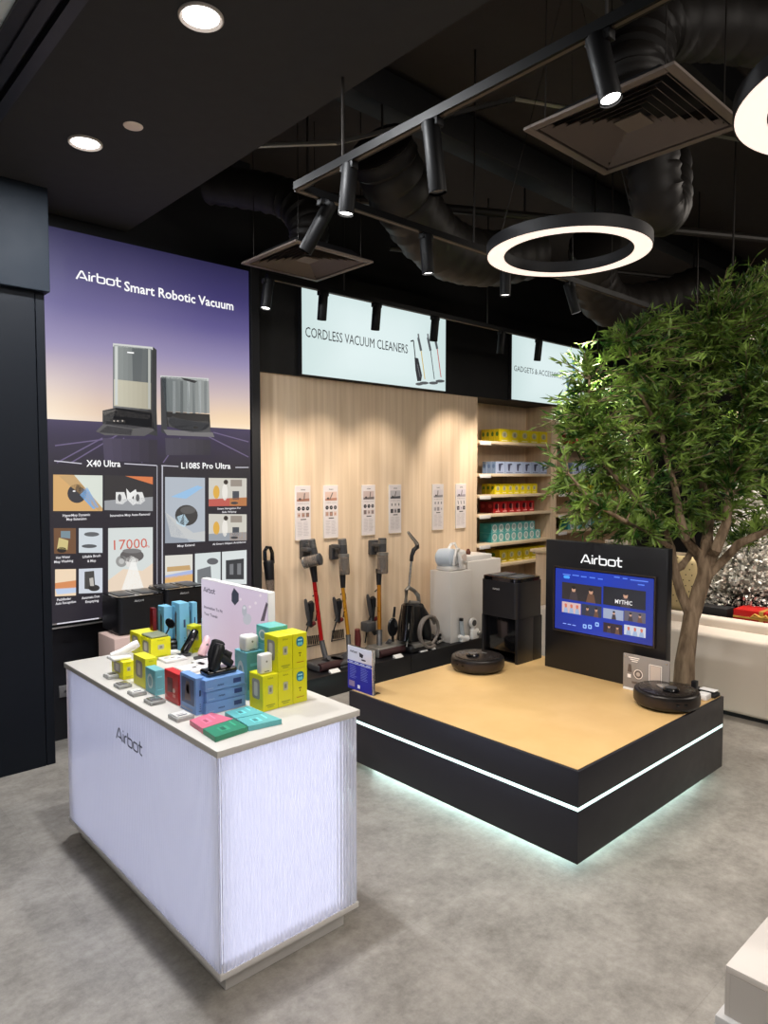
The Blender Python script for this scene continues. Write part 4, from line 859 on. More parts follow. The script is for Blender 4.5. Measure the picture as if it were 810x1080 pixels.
# small things on the podium's right rear corner
q = onz(716, 719, GT)
t = thing('robot_base', 'low black charging base with a short post behind the right robot', 'dock', (3.955, 1.775, GT))
b = MB(); b.box((3.89, 1.70, GT), (4.02, 1.82, GT + .05), .01); part(t, 'base', b, M_gloss)
b = MB(); b.box((3.945, 1.685, GT + .0), (3.98, 1.715, GT + .095), .005); part(t, 'post', b, M_black)
b = MB(); b.box((3.93, 1.60 + .02, GT), (4.0, 1.68, GT + .035), .006); single('white_adapter', b, M_white, 'small white adapter block behind the right robot', 'adapter')
t = thing('card_tray', 'black tray with white cards on the right corner of the podium', 'tray', (4.04, 1.66, GT))
b = MB(); b.box((4.015, 1.608, GT), (4.09, 1.83, GT + .02), .004); part(t, 'tray_base', b, M_matt)
for k in range(4):
    b = MB(); b.box((4.022, 1.62 + .05 * k, GT + .0205), (4.083, 1.655 + .05 * k, GT + .032), .002); part(t, 'compartment', b, M_black)
b = MB(); b.box((4.02, 1.612, GT + .034), (4.075, 1.70, GT + .038), .001); single('white_cards', b, M_white, 'white cards lying on the black tray', 'cards')
# blue product sheet at the podium's left rear corner
sy0, sy1 = onx(392.5, 730, GX0 + .03).y, onx(367, 730, GX0 + .03).y; szt = onx(367, 680, GX0 + .03).z; sx_ = GX0 + .03
t = thing('leaflet_holder', 'clear upright holder with blue and white leaflet on the podium corner', 'sign holder', (sx_, (sy0 + sy1) / 2, GT))
b = MB(); b.box((sx_, sy0, GT), (sx_ + .004, sy1, szt), .001); part(t, 'leaflet', b, M_white)
A = Art((sx_ - .0004, sy1, GT), (0, -1, 0), (0, 0, 1)); w, h = sy1 - sy0, szt - GT
A.grad(0, h * .60, w, h, lambda u, v: lerp(S(220, 222, 234), S(226, 196, 178), max(0, u - .3) * (1 - v)), 4, 4); A.rect(0, 0, w, h * .60, S(36, 40, 156)); A.L = 2
A.rect(0, h * .60, w, h * .615, S(220, 224, 240)); A.rect(0, h * .615, w, h * .67, S(60, 70, 160)); A.logo(w * .1, h * .86, w * .3, S(40, 42, 60), .18)
A.poly([(w * .48, h * .90), (w * .66, h * .86), (w * .62, h * .78), (w * .5, h * .80)], S(36, 34, 46)); A.ell(w * .66, h * .74, w * .1, h * .02, S(60, 56, 70)); A.L = 3
for k in range(4): A.rect(w * (.06 + .24 * k), h * .63, w * (.22 + .24 * k), h * .65, S(190, 200, 240))
for c in range(2):
    for r_ in range(9): A.rect(w * (.1 + .45 * c), h * (.55 - .035 * r_), w * (.1 + .45 * c + .2 + .1 * rnd.random()), h * (.56 - .035 * r_), S(130, 140, 220))
A.rect(w * .06, h * .07, w * .3, h * .2, S(150, 130, 160)); A.rect(w * .42, h * .06, w * .52, h * .14, S(230, 232, 244))
A.build(t, 'leaflet_print', A_print)
b = MB(); b.box((sx_ + .0045, sy0 - .012, GT), (sx_ + .012, sy1 + .002, szt + .004), .001); b.box((sx_ - .004, sy0 - .012, GT), (sx_ + .0035, sy0 - .003, szt + .004), .001); b.box((sx_ + .012, sy0 - .005, GT), (sx_ + .06, sy1, GT + .004), .001); part(t, 'acrylic_holder', b, M_clear)

# ================================================================== DOCKS IN FRONT OF THE BACKLIT POSTER
b = MB(); DY = 4.12; z1 = ony(118, 674, DY).z; b.box((1.585, DY - .02, 0), (2.30, 4.36, z1), .006); single('low_display_block', b, M_pink, 'blush coloured display block in front of the backlit poster', 'display block')
for cx_, lb in ((ony(138, 640, DY + .17).x + .015, 'black robot dock standing before the X40 Ultra half of the backlit poster'), (ony(192, 640, DY + .17).x - .03, 'black robot dock half hidden by light blue boxes and the pink sign')):
    tower_dock(cx_, DY + .17, z1, .30, .28, .235 if 'X40' in lb else .25, lb, PI / 2, tray=False, hf=.06)

# ================================================================== THINGS BEHIND THE PODIUM
# planter with plants on the platform end
Yq = 4.28; xa, xb = 5.75, 6.45
t = thing('planter_box', 'wooden planter box of mixed green plants between the dock and the screen stand', 'plant', ((xa + xb) / 2, 4.45, PZ))
z0 = ony(570, 663, Yq).z
b = MB(); b.box((xa, Yq, z0 - .05), (xb, 4.66, z0 + .01), .004); part(t, 'wooden_box', b, wood_mat('planter_wood', S(84, 60, 44), S(120, 92, 68)))
b = MB(); b.box((xa, Yq + .02, PZ), (xa + .03, 4.66, z0 - .05)); b.box((xb - .03, Yq + .02, PZ), (xb, 4.66, z0 - .05)); b.box((xa + .03, 4.62, PZ), (xb - .03, 4.66, z0 - .05)); part(t, 'support_frame', b, M_matt)
def leaf_cloud(b, fn, n, ln, wd, rnd, up=.3):
    for _ in range(n):
        p, d = fn(rnd); d = Vector(d).normalized(); L = ln * rnd.uniform(.6, 1.25); W = wd * rnd.uniform(.7, 1.2)
        s = d.cross(Vector((rnd.uniform(-1, 1), rnd.uniform(-1, 1), rnd.uniform(-1, 1)))); 
        if s.length < 1e-3: continue
        s.normalize(); nn = d.cross(s); p = Vector(p); q = p + d * L + nn * L * rnd.uniform(-.25, .25)
        mL = p + d * L * .4 + s * W / 2 + nn * W * .15; mR = p + d * L * .4 - s * W / 2 + nn * W * .15; mC = p + d * L * .42
        v = [b.bm.verts.new(x) for x in (p, mL, q, mR, mC)]
        b.bm.faces.new((v[0], v[1], v[4])); b.bm.faces.new((v[1], v[2], v[4])); b.bm.faces.new((v[2], v[3], v[4])); b.bm.faces.new((v[3], v[0], v[4]))
def leaf_mat(name, c0, c1, scale=6):
    m = mat(name, c0, .42); n, l, bs = nodes(m); tc = n.new('ShaderNodeTexCoord'); a = n.new('ShaderNodeTexNoise'); a.inputs['Scale'].default_value = scale; a.inputs['Detail'].default_value = 5
    l.new(tc.outputs['Object'], a.inputs['Vector']); r = n.new('ShaderNodeValToRGB'); r.color_ramp.elements[0].position = .4; r.color_ramp.elements[0].color = c0; r.color_ramp.elements[1].position = .62; r.color_ramp.elements[1].color = c1
    l.new(a.outputs['Fac'], r.inputs[0]); l.new(r.outputs[0], bs.inputs['Base Color'])
    tr = n.new('ShaderNodeBsdfTranslucent'); ms = n.new('ShaderNodeMixShader'); ms.inputs[0].default_value = .25; out = n['Material Output']
    l.new(r.outputs[0], tr.inputs[0]); l.new(bs.outputs[0], ms.inputs[1]); l.new(tr.outputs[0], ms.inputs[2]); l.new(ms.outputs[0], out.inputs[0]); return m
M_leafA = leaf_mat('mixed_leaves', S(70, 96, 46), S(190, 186, 130), 9)
rnd = random.Random(11)
b = MB(); leaf_cloud(b, lambda r: ((r.uniform(xa + .03, xb - .03), r.uniform(Yq - .0, 4.55), z0 + .01 + abs(r.gauss(0, .15))), (r.uniform(-1, 1), r.uniform(-1, .6), r.uniform(.1, 1.2))), 620, .12, .035, rnd)
part(t, 'foliage', b, M_leafA)
b = MB()
for k in range(7): x_ = xa + .06 + k * .095; b.tube([(x_, 4.4, z0), (x_ + rnd.uniform(-.04, .04), 4.38, z0 + .3)], [.006, .003], 6)
part(t, 'stems', b, M_bark)
# bottle and white items in the gap
zq = PZ
def inplat(x, Y): return Vector((ony(x, 690, Y).x, Y, PZ))
q = inplat(573.5, 4.27)
t = thing('blue_bottle', 'tall pale blue bottle with white cap under the planter box', 'bottle', (q.x, q.y, PZ)); 
b = MB(); b.lathe([(0, 0), (.028, 0), (.03, .01), (.03, .135), (.014, .155), (.014, .165), (0, .165)], q, n=18); part(t, 'bottle_body', b, mat('blue_plastic', S(140, 172, 206), .35))
b = MB(); b.lathe([(0, .165), (.017, .165), (.017, .19), (0, .192)], q, n=16); part(t, 'bottle_cap', b, M_white)
q = inplat(565.5, 4.29); b = MB(); b.lathe([(0, 0), (.04, 0), (.045, .03), (.03, .06), (.018, .07), (.03, .10), (.02, .13), (0, .135)], q, n=18); single('white_canister', b, M_white, 'white rounded canister beside the blue bottle', 'canister')

# bench / sofa
BX = 5.12
t = thing('cream_bench', 'long cream upholstered bench with raised back behind the tree', 'bench', (BX + .3, 1.6, 0))
b = MB(); b.box((BX, -1.2, .035), (BX + .33, 3.6, .575), .03, seg=4); part(t, 'seat_block', b, M_cream)
b = MB(); b.box((BX + .27, -1.2, .035), (BX + .385, 3.6, .645), .03, seg=4); part(t, 'back_block', b, M_cream)
b = MB(); b.box((BX + .05, -1.15, 0), (BX + .34, 3.55, .035)); part(t, 'shadow_gap_base', b, M_matt)  # shade of the gap under the bench, put in as a black base
# counter ledge behind the screen stand carrying jars
t = thing('wooden_sideboard', 'pale oak sideboard behind the screen stand carrying three jars', 'sideboard', (6.15, 3.45, 0))
zs_ = .99
b = MB(); b.box((5.78, 2.9, zs_ - .03), (6.6, 4.15, zs_), .003); part(t, 'worktop', b, M_shelf)
b = MB(); b.box((5.82, 2.94, 0), (6.56, 4.11, zs_ - .03), .003); part(t, 'carcass', b, M_wood)
for k in range(2):
    b = MB(); b.box((5.806, 2.96 + .58 * k, .06), (5.8195, 3.52 + .58 * k, zs_ - .05), .003); d = part(t, 'door', b, M_wood)
    b = MB(); b.box((5.795, 3.48 + .06 * k, .6), (5.806, 3.5 + .06 * k, .72), .002); part(d, 'handle', b, M_silver)
for k, x in enumerate((642.5, 650, 658)):
    q = onx(x, 563, 5.9); lb = ('left', 'middle', 'right')[k]
    t = thing('glass_jar', 'glass jar of brown and white contents on the sideboard, %s of three' % lb, 'jar', (5.9, q.y, zs_), 0, 'glass jars above the screen stand')
    b = MB(); b.lathe([(0, .002), (.037, .002), (.040, .01), (.040, .10), (.034, .115), (.034, .12), (.033, .12), (.0, .121)], (5.9, q.y, zs_), n=20); part(t, 'jar_glass', b, mat('jar_glass', S(220, 214, 204), .12, trans=.35))
    b = MB(); b.lathe([(0, .121), (.037, .121), (.038, .128), (.037, .14), (0, .141)], (5.9, q.y, zs_), n=20); part(t, 'jar_lid', b, M_cream)
    b = MB(); b.lathe([(.0405, .02), (.041, .021), (.041, .085), (.0405, .086)], (5.9, q.y, zs_), n=20); part(t, 'paper_label', b, mat('jar_label_%s' % ('brown' if k < 2 else 'pale'), S(110, 84, 66) if k < 2 else S(214, 208, 200), .6))
# low dark display plinth behind the bench
b = MB(); b.box((BX + .40, -1.2, 0), (BX + 1.55, 2.72, .60), .004); single('dark_display_plinth', b, M_matt, 'low dark display plinth behind the bench carrying the flocked tree and gift', 'plinth')
# dotted beige armchair back
q = onx(723, 640, 5.72)
t = thing('dotted_bolster', 'beige standing cushion with dark dots seen through the tree fork', 'cushion', (5.72, q.y, .601))
zt2 = onx(723, 588, 5.64).z
b = MB(); b.box((5.64, q.y - .13, .601), (5.80, q.y + .13, zt2), .05, seg=4); part(t, 'cushion_body', b, mat('beige_fabric', S(222, 200, 150), .7))
A = Art((5.64 - .0005, q.y + .10, .68), (0, -1, 0), (0, 0, 1))
for i in range(4):
    for j in range(9): A.ell(.012 + i * .05 + (.02 if j % 2 else 0), .01 + j * .045, .006, .006, S(104, 84, 60), 8)
A.build(t, 'dots', A_print)
# flocked christmas tree, dark planter, gift
q = onx(768, 648, 6.0)
t = thing('flocked_tree', 'white flocked christmas tree with pale baubles behind the bench', 'christmas tree', (6.16, q.y, .601))
bx, by = 6.16, q.y - .05
rnd = random.Random(5)
b = MB(); b.lathe([(0, 0), (.12, 0), (.14, .1), (0, .1)], (bx, by, .601), n=20); part(t, 'dark_pot', b, M_matt)
b = MB(); b.tube([(bx, by, .69), (bx, by, 1.6)], [.04, .01], 8); part(t, 'trunk', b, M_bark)
b = MB(); bmesh.ops.create_icosphere(b.bm, subdivisions=5, radius=1)
for v in b.bm.verts:
    n_ = v.co.normalized(); h_ = (n_.z + 1) / 2; k_ = (1 - h_) * .33 * min(1, h_ * 8) + .01; q_ = Vector((n_.x, n_.y, 0)); q_ = q_.normalized() if q_.length > 1e-4 else Vector((0, 0, 0))
    s_ = 1 + .45 * noise.noise(n_ * 9) + .25 * noise.noise(n_ * 22); v.co = Vector((bx, by, .70 + h_ * .88)) + q_ * k_ * s_
part(t, 'inner_foliage', b, mat('flocked_inner', S(170, 168, 160), .9))
def fl(r):
    h_ = r.random() ** 1.3; a = r.uniform(0, 2 * PI); rad = .42 * (1 - h_) * r.uniform(.35, 1.0) + .03
    p = (bx + rad * math.cos(a), by + rad * math.sin(a), .68 + h_ * .98); return p, (math.cos(a), math.sin(a), r.uniform(-.2, .8))
b = MB(); leaf_cloud(b, fl, 6500, .055, .022, rnd); part(t, 'flocked_needles', b, M_snow)
b = MB(); leaf_cloud(b, fl, 700, .07, .016, rnd); part(t, 'green_needles', b, mat('dark_needles', S(44, 56, 44), .8))
for k in range(14):
    p, d = fl(rnd); b = MB(); b.lathe([(0, -.028), (.016, -.023), (.028, 0), (.016, .023), (0, .028)], Vector(p) + Vector((-.05, 0, 0)), n=14); part(t, 'bauble', b, M_white)
q = onx(800, 650, 5.70)
t = thing('gift_box', 'red wrapped gift box with gold ribbon just behind the bench', 'gift', (5.70, q.y, .601)); gx, gy, gz = 5.70, q.y, .601
b = MB(); b.box((gx - .12, gy - .24, gz), (gx + .12, gy + .14, gz + .10), .003); part(t, 'box', b, M_gift)
b = MB(); b.box((gx - .122, gy - .242, gz + .035), (gx + .122, gy + .142, gz + .05), .001); b.box((gx - .123, gy - .075, gz), (gx + .123, gy - .045, gz + .103), .001); rb = part(t, 'ribbon', b, M_ribbon)
b = MB()
for s in (-1, 1): b.tube([(gx - .125, gy - .06, gz + .06), (gx - .14, gy - .06 + s * .04, gz + .08), (gx - .14, gy - .06 + s * .065, gz + .06), (gx - .125, gy - .06, gz + .058)], .008, 8)
part(rb, 'bow', b, M_ribbon)
b = MB(); q = onx(756, 645, 5.68); b.box((5.6, q.y - .11, .601), (5.76, q.y + .13, .685), .006); single('dark_trough', b, M_matt, 'dark low trough on the plinth before the flocked tree', 'planter')
# warm light that falls on that corner from the room's ceiling

# ================================================================== TREE
D0 = 4.62
def T(x, y, d=0): return ond(x, y, D0 + d)
rnd = random.Random(21)
base = T(722, 760); base.z = 0
t = thing('ficus_tree', 'tall indoor tree with forked trunk and dense slender green leaves behind the podium', 'tree', tuple(base))
limbs = [
 ([base, T(721, 730), T(722, 700), T(727, 665), T(730, 645)], [.072, .069, .062, .052, .050]),
 ([T(730, 650), T(738, 622), T(744, 606), T(743, 590), T(746, 570)], [.050, .050, .050, .042, .034]),
 ([T(729, 652), T(718, 625), T(711, 600), T(708, 578), T(700, 555), T(690, 520, .1), T(686, 480, .1)], [.034, .032, .028, .026, .022, .018, .013]),
 ([T(711, 600), T(719, 597), T(726, 588), T(731, 575, .1), T(728, 550, .2)], [.03, .026, .022, .018, .014]),
 ([T(742, 596), T(734, 582), T(723, 568, -.1), T(717, 545, -.1), T(712, 515, -.05), T(700, 470, .0), T(694, 430, .05)], [.042, .036, .03, .026, .022, .018, .012]),
 ([T(745, 575), T(748, 550, .1), T(742, 520, .15), T(738, 480, .2), T(742, 430, .2), T(750, 370, .2)], [.04, .032, .028, .024, .018, .012]),
 ([T(745, 596), T(755, 580, -.1), T(766, 552, -.1), T(770, 520, -.05), T(776, 470, .05), T(790, 410, .1)], [.040, .034, .03, .026, .02, .014]),
 ([T(747, 606), T(762, 592), T(780, 573, -.1), T(798, 565, -.2), T(825, 553, -.3), T(850, 520, -.3)], [.032, .028, .028, .026, .022, .016]),
 ([T(700, 555), T(680, 535, -.15), T(655, 510, -.2), T(630, 480, -.25), T(618, 440, -.25), T(622, 400, -.25)], [.022, .018, .015, .013, .011, .008]),
 ([T(708, 578), T(690, 565, -.2), T(660, 550, -.3), T(625, 530, -.35), T(600, 500, -.35)], [.018, .015, .013, .01, .007]),
 ([T(694, 450, .0), T(672, 410, -.1), T(662, 360, -.1)], [.014, .010, .006]),
 ([T(742, 520, .15), T(765, 480, .4), T(780, 430, .5), T(800, 370, .5)], [.02, .016, .012, .008]),
]
b = MB()
for pts, r in limbs[:2]: b.tube(pts, r, 14)
tr = part(t, 'trunk', b, M_bark)
for pts, r in limbs[2:]:
    b = MB(); b.tube(pts, r, 10); part(t, 'limb', b, M_bark)
nodes_ = [p for pts, r in limbs[2:] for p in pts[2:]] + [limbs[1][0][-1]]
extra = []
for pts, r in limbs[2:]:
    for a_, c_ in zip(pts[1:], pts[2:]): extra += [a_.lerp(c_, f) for f in (.33, .66)]
nodes_ += extra
# crown silhouette, as sampled ellipsoid lobes  (px, py, depth offset, radii in m)
lobes = [(602, 535, -.2, .22, .2), (592, 460, -.2, .2, .16), (640, 455, -.3, .3, .3), (668, 560, -.1, .3, .14), (632, 420, -.2, .34, .42), (612, 490, -.15, .28, .34), (650, 520, -.1, .34, .34), (690, 400, 0, .44, .46), (705, 500, .1, .40, .40), (640, 560, .0, .24, .14),
         (740, 350, .1, .42, .30), (750, 430, 0, .50, .50), (790, 340, 0, .46, .40), (800, 450, 0, .50, .50), (780, 520, .1, .42, .34), (830, 400, .1, .5, .6), (820, 520, .0, .4, .3), (680, 545, .2, .3, .2), (790, 565, .2, .3, .1), (840, 300, .1, .4, .3)]
mbL = MB(); mbT = MB()
twigs = 0
tot = sum(l[3] ** 2 * l[4] for l in lobes)
N = 1300
for lx, ly, ld, ra, rb_ in lobes:
    n = int(N * (ra ** 2 * rb_) / tot) + 8; c = T(lx, ly, ld)
    for _ in range(n):
        while True:
            v = Vector((rnd.uniform(-1, 1), rnd.uniform(-1, 1), rnd.uniform(-1, 1)))
            if .35 < v.length < 1: break
        p = c + Vector((v.x * ra, v.y * ra, v.z * rb_))
        nd = min(nodes_, key=lambda q: (q - p).length)
        d = p - nd; 
        if d.length > .75: nd = p - d.normalized() * .55; d = p - nd
        sag = Vector((0, 0, .12 * d.length)); mid = nd + d * .5 + sag
        pts = [nd.lerp(mid, k / 3) if k < 3 else mid.lerp(p + Vector((0, 0, .02)), (k - 3) / 3) for k in range(7)]
        mbT.tube(pts, [.0045 - .0005 * k for k in range(7)], 4, cap=False); twigs += 1
        nl = rnd.randint(16, 24)
        for k in range(nl):
            f = .8 + 5.2 * (k + rnd.random()) / nl; i = min(int(f), 5); q = pts[i].lerp(pts[i + 1], f - i); ax = (pts[i + 1] - pts[i]).normalized()
            dr = ax * rnd.uniform(.3, 1.2) + Vector((rnd.uniform(-1, 1), rnd.uniform(-1, 1), rnd.uniform(-.6, .7)))
            leaf_cloud(mbL, lambda r, q=q, dr=dr: (q, dr), 1, .082, .017, rnd)
M_leaf = leaf_mat('tree_leaves', S(36, 76, 22), S(150, 180, 84), 8)
part(t, 'twigs', mbT, M_bark); part(t, 'foliage', mbL, M_leaf, smooth=0)

# ================================================================== CEILING : tracks, spots, rings, diffusers, ducts, pipes
TZ_ = 3.0
def rail(name, pts, label):
    t = thing('lighting_track', label, 'track', tuple(Vector(pts[0])))
    for a_, c_ in zip(pts, pts[1:]):
        a_, c_ = Vector(a_), Vector(c_); d = (c_ - a_).normalized(); s = d.cross(Vector((0, 0, 1))) * .018
        b = MB(); b.prism([a_ + s, a_ - s, a_ - s + Vector((0, 0, .034)), a_ + s + Vector((0, 0, .034))], c_ - a_); r = part(t, 'rail', b, M_rail)
        b = MB(); s2 = s * .4; b.prism([a_ + s2 - Vector((0, 0, .0008)), a_ - s2 - Vector((0, 0, .0008)), a_ - s2, a_ + s2], c_ - a_)
        part(r, 'contact_slot', b, mat('brass_dark', S(86, 74, 62), .5, .3))
    return t
XT = 1.875; YT1 = 2.63; YT2 = 3.915
t1 = rail('a', [(XT, -1.0, TZ_), (XT, YT1, TZ_), (6.6, YT1, TZ_)], 'black L shaped lighting track hanging in front of the soffit')
t2_ = rail('b', [(2.55, YT2, TZ_), (8.2, YT2, TZ_)], 'black lighting track running in front of the backlit fascia signs')
def rods(tr, pts):
    for x, y in pts: b = MB(); b.tube([(x, y, TZ_ + .034), (x, y, 4.1)], .006, 6); part(tr, 'hanging_rod', b, M_pipe)
rods(t1, [(XT, 2.3), (XT, 1.1), (3.1, YT1), (4.6, YT1), (6.0, YT1)]); rods(t2_, [(3.2, YT2), (4.8, YT2), (6.6, YT2)])
def spot(x, y, tail_d, label, on=0, L=.20, tgt=None, group='black track spotlights', power=0, ang=46, col=(1, .93, .84), r=.033):
    "spot head hanging from the track at (x, y), pointing along unit vector tail_d"
    d = Vector(tail_d).normalized(); top = Vector((x, y, TZ_ - .055))
    t = thing('track_spotlight', label, 'spotlight', (x, y, TZ_), 0, group)
    b = MB(); b.box((x - .018 if abs(y - YT1) > .01 and abs(y - YT2) > .01 else x - .04, y - .04 if abs(x - XT) < .01 else y - .018, TZ_ - .03), (x + .018 if abs(x - XT) < .01 else x + .04, y + .04 if abs(x - XT) < .01 else y + .018, TZ_ - .0008), .004); b.tube([(x, y, TZ_ - .03), (x, y, TZ_ - .07)], .009, 8); part(t, 'track_adapter', b, M_spot)
    a_ = top - d * .05; c_ = top + d * (L - .05)
    s = d.orthogonal().normalized()
    b = MB(); b.tube([a_, a_ + d * .004, c_ - d * .004, c_], [r * .94, r, r, r * .97], 22, cap=False); 
    b.tube([a_ + d * .001, a_ + d * .002], r * .94, 22); b.tube([c_ - d * .012, c_ - d * .010], r * .95, 22)
    h = part(t, 'spot_housing', b, M_spot)
    if on:
        b = MB(); b.tube([c_ - d * .0095, c_ - d * .008], r * .84, 22); part(h, 'lens', b, M_lamp if on == 1 else mat('lamp_dim', (1, 1, 1, 1), .5, emit=2.2, ecol=(1, .95, .9, 1)))
    else:
        b = MB(); b.tube([c_ - d * .0095, c_ - d * .008], r * .84, 22); part(h, 'lens', b, M_dgrey)
    if power:
        light('spot_beam', 'SPOT', tuple(c_ + d * .01), tuple(c_ + d * 2) if tgt is None else tgt, power, col, .03, ang, .7)
    return t
def aim(x, y, tgt): return Vector(tgt) - Vector((x, y, TZ_ - .055))
# track parallel to Y
yB = 1.86
def ytrack(px): # Y on the first track seen at photo column px
    best = min((abs((lambda v: CX + FPX * v.dot(RT) / v.dot(FW))(Vector((XT, k / 100, TZ_)) - CAM) - px), k / 100) for k in range(40, 265)); return best[1]
yA, yC = ytrack(632), ytrack(368); yB = ytrack(456)
spot(XT, yA, (.02, -.25, -1), 'black track spotlight with bright white lens beside the larger ceiling diffuser', 1, power=60, tgt=(3.6, 1.9, .4), ang=50)
spot(XT, yB, (.10, -.05, -1), 'unlit looking black track spotlight halfway along the near track', 0, L=.25)
spot(XT, yC, (-.06, .08, -1), 'lit black track spotlight beside the corner of the near track', 1, power=50, tgt=(1.5, 3.0, .8), ang=50)
def xtrack(px, Y): 
    return min((abs((lambda v: CX + FPX * v.dot(RT) / v.dot(FW))(Vector((k / 100, Y, TZ_)) - CAM) - px), k / 100) for k in range(150, 900))[1]
spot(xtrack(343, YT1), YT1, (-.35, .5, -1), 'black track spotlight tilted toward the poster behind the corner spotlight', 0, L=.25)
spot(xtrack(450, YT1), YT1, (.12, .0, -1), 'lit black track spotlight hanging under the sagging duct', 1, power=55, tgt=(3.3, 2.2, .4), ang=56)
spot(xtrack(533, YT1), YT1, (.0, .0, -1), 'black track spotlight just below the hanging ring lamp', 2)
spot(xtrack(601, YT1), YT1, (.25, -.2, -1), 'lit black track spotlight right of the hanging ring lamp', 1, power=260, tgt=(4.1, 2.5, 1.9), ang=60)
spot(xtrack(694, YT1), YT1, (.3, -.3, -1), 'lit black track spotlight seen through the top of the tree', 1, power=170, tgt=(5.8, 1.6, .9), ang=60)
# track before the signs
for px, on, lb, tg in ((282, 1, 'leftmost, beside the backlit poster', 3.05), (340.5, 0, 'before the left end of the cordless sign', 3.7), (397.5, 0, 'before the middle of the cordless sign', 4.5), (458.5, 0, 'before the right end of the cordless sign', 5.3), (529, 0, 'before the gap between the two signs', 6.1), (568, 0, 'before the second sign', 6.6)):
    x = xtrack(px, YT2)
    spot(x, YT2, (.0, .12, -1) if on == 0 else (-.15, .0, -1), 'black track spotlight on the sign track, ' + lb, on, L=.19, group='spotlights before the signs', power=52 if px < 500 else 80, tgt=(x + (.12 if px < 500 else .35), 4.72, 1.1 if px < 500 else 1.5), ang=64, col=(1, .88, .74))
light('added_shelf_wash', 'SPOT', (7.4, YT2, 2.9), (7.6, 4.72, 1.4), 22, (1, .88, .74), .03, 70, .7)  # added light with no spot head, brightens the shelves behind the tree

# ring lamps
def ring(cx, cy, z, R, label):
    t = thing('ring_pendant', label, 'pendant lamp', (cx, cy, z), 0, 'ring pendant lamps')
    b = MB(); ri = R * .79
    b.lathe([(R, 0), (R + .004, 0), (R + .004, .055), (ri - .004, .055), (ri - .004, 0), (ri, 0), (ri, .004), (R, .004), (R, 0)], (cx, cy, z), n=72); part(t, 'ring_housing', b, M_matt)
    b = MB(); b.lathe([(R - .001, .001), (R - .001, .003), (ri + .001, .003), (ri + .001, .001), (R - .001, .001)], (cx, cy, z), n=72); part(t, 'glowing_face', b, M_ring)
    for k in range(3):
        a_ = k * 2 * PI / 3 + .5; b = MB(); b.tube([(cx + (R - .04) * math.cos(a_), cy + (R - .04) * math.sin(a_), z + .055), (cx + .03 * math.cos(a_), cy + .03 * math.sin(a_), 4.06)], .0016, 5); part(t, 'suspension_wire', b, M_pipe)
    b = MB(); b.lathe([(0, 0), (.06, 0), (.06, .04), (0, .04)], (cx, cy, 4.06), n=20); part(t, 'ceiling_rose', b, M_matt)
    light('ring_glow', 'AREA', (cx, cy, z - .01), (cx, cy, 0), 14, (1, .9, .8), R * 2).data.shape = 'DISK'
ring(3.0, 1.95, 2.8, .388, 'black ring pendant lamp with glowing warm underside above the podium')
ring(2.44, .50, 2.8, .43, 'ring pendant lamp cut off by the right edge of the picture')

p = ond(848, 352, 5.4); ring(p.x, p.y, p.z, .39, 'farther ring pendant lamp glowing through the upper right leaves of the tree')

# diffusers
def diffuser(x0, x1, y0, y1, z, label):
    t = thing('air_diffuser', label, 'air vent', ((x0 + x1) / 2, (y0 + y1) / 2, z), 0, 'square ceiling air diffusers')
    m = mat('diffuser_grey', S(112, 100, 92), .55, .1); cx, cy = (x0 + x1) / 2, (y0 + y1) / 2; s = (x1 - x0) / 2
    b = MB()
    for (a, c) in (((x0, y0), (x1, y0 + .035)), ((x0, y1 - .035), (x1, y1)), ((x0, y0 + .035), (x0 + .035, y1 - .035)), ((x1 - .035, y0 + .035), (x1, y1 - .035))): b.box((a[0], a[1], z), (c[0], c[1], z + .012), .002)
    part(t, 'outer_frame', b, m)
    b = MB(); v = [(x0 + .03, y0 + .03, z + .012), (x1 - .03, y0 + .03, z + .012), (x1 - .03, y1 - .03, z + .012), (x0 + .03, y1 - .03, z + .012)]; top = [(cx - .2, cy - .2, z + .08), (cx + .2, cy - .2, z + .08), (cx + .2, cy + .2, z + .08), (cx - .2, cy + .2, z + .08)]
    for k in range(4): b.quad(v[k], v[(k + 1) % 4], top[(k + 1) % 4], top[k])
    b.quad(*top); part(t, 'plenum', b, M_matt)
    for k in range(6):
        o = s - .045 - k * .036; i = o - .026; zz = z + .004 + k * .004; b = MB()
        vo = [(cx - o, cy - o), (cx + o, cy - o), (cx + o, cy + o), (cx - o, cy + o)]; vi = [(cx - i, cy - i), (cx + i, cy - i), (cx + i, cy + i), (cx - i, cy + i)]
        for q in range(4):
            q2 = (q + 1) % 4
            b.prism([(vo[q][0], vo[q][1], zz), (vo[q2][0], vo[q2][1], zz), (vi[q2][0], vi[q2][1], zz + .026), (vi[q][0], vi[q][1], zz + .026)], (0, 0, .0015))
        part(t, 'louvre_ring', b, m)
    b = MB(); b.box((cx - .055, cy - .055, z + .02), (cx + .055, cy + .055, z + .024)); part(t, 'centre_plate', b, m)
    for sx in (-1, 1):
        for sy in (-1, 1): b = MB(); b.tube([(cx + sx * (s - .06), cy + sy * (s - .06), z + .012), (cx + sx * (s - .06), cy + sy * (s - .06), 4.1)], .003, 5); part(t, 'hanger', b, M_pipe)
    return t
diffuser(2.37, 2.97, 3.34, 3.93, 3.06, 'smaller looking square air diffuser beside the soffit, above the poster corner')
diffuser(2.28, 2.88, 1.09, 1.69, 3.06, 'large square air diffuser above the bright spotlight at upper right')
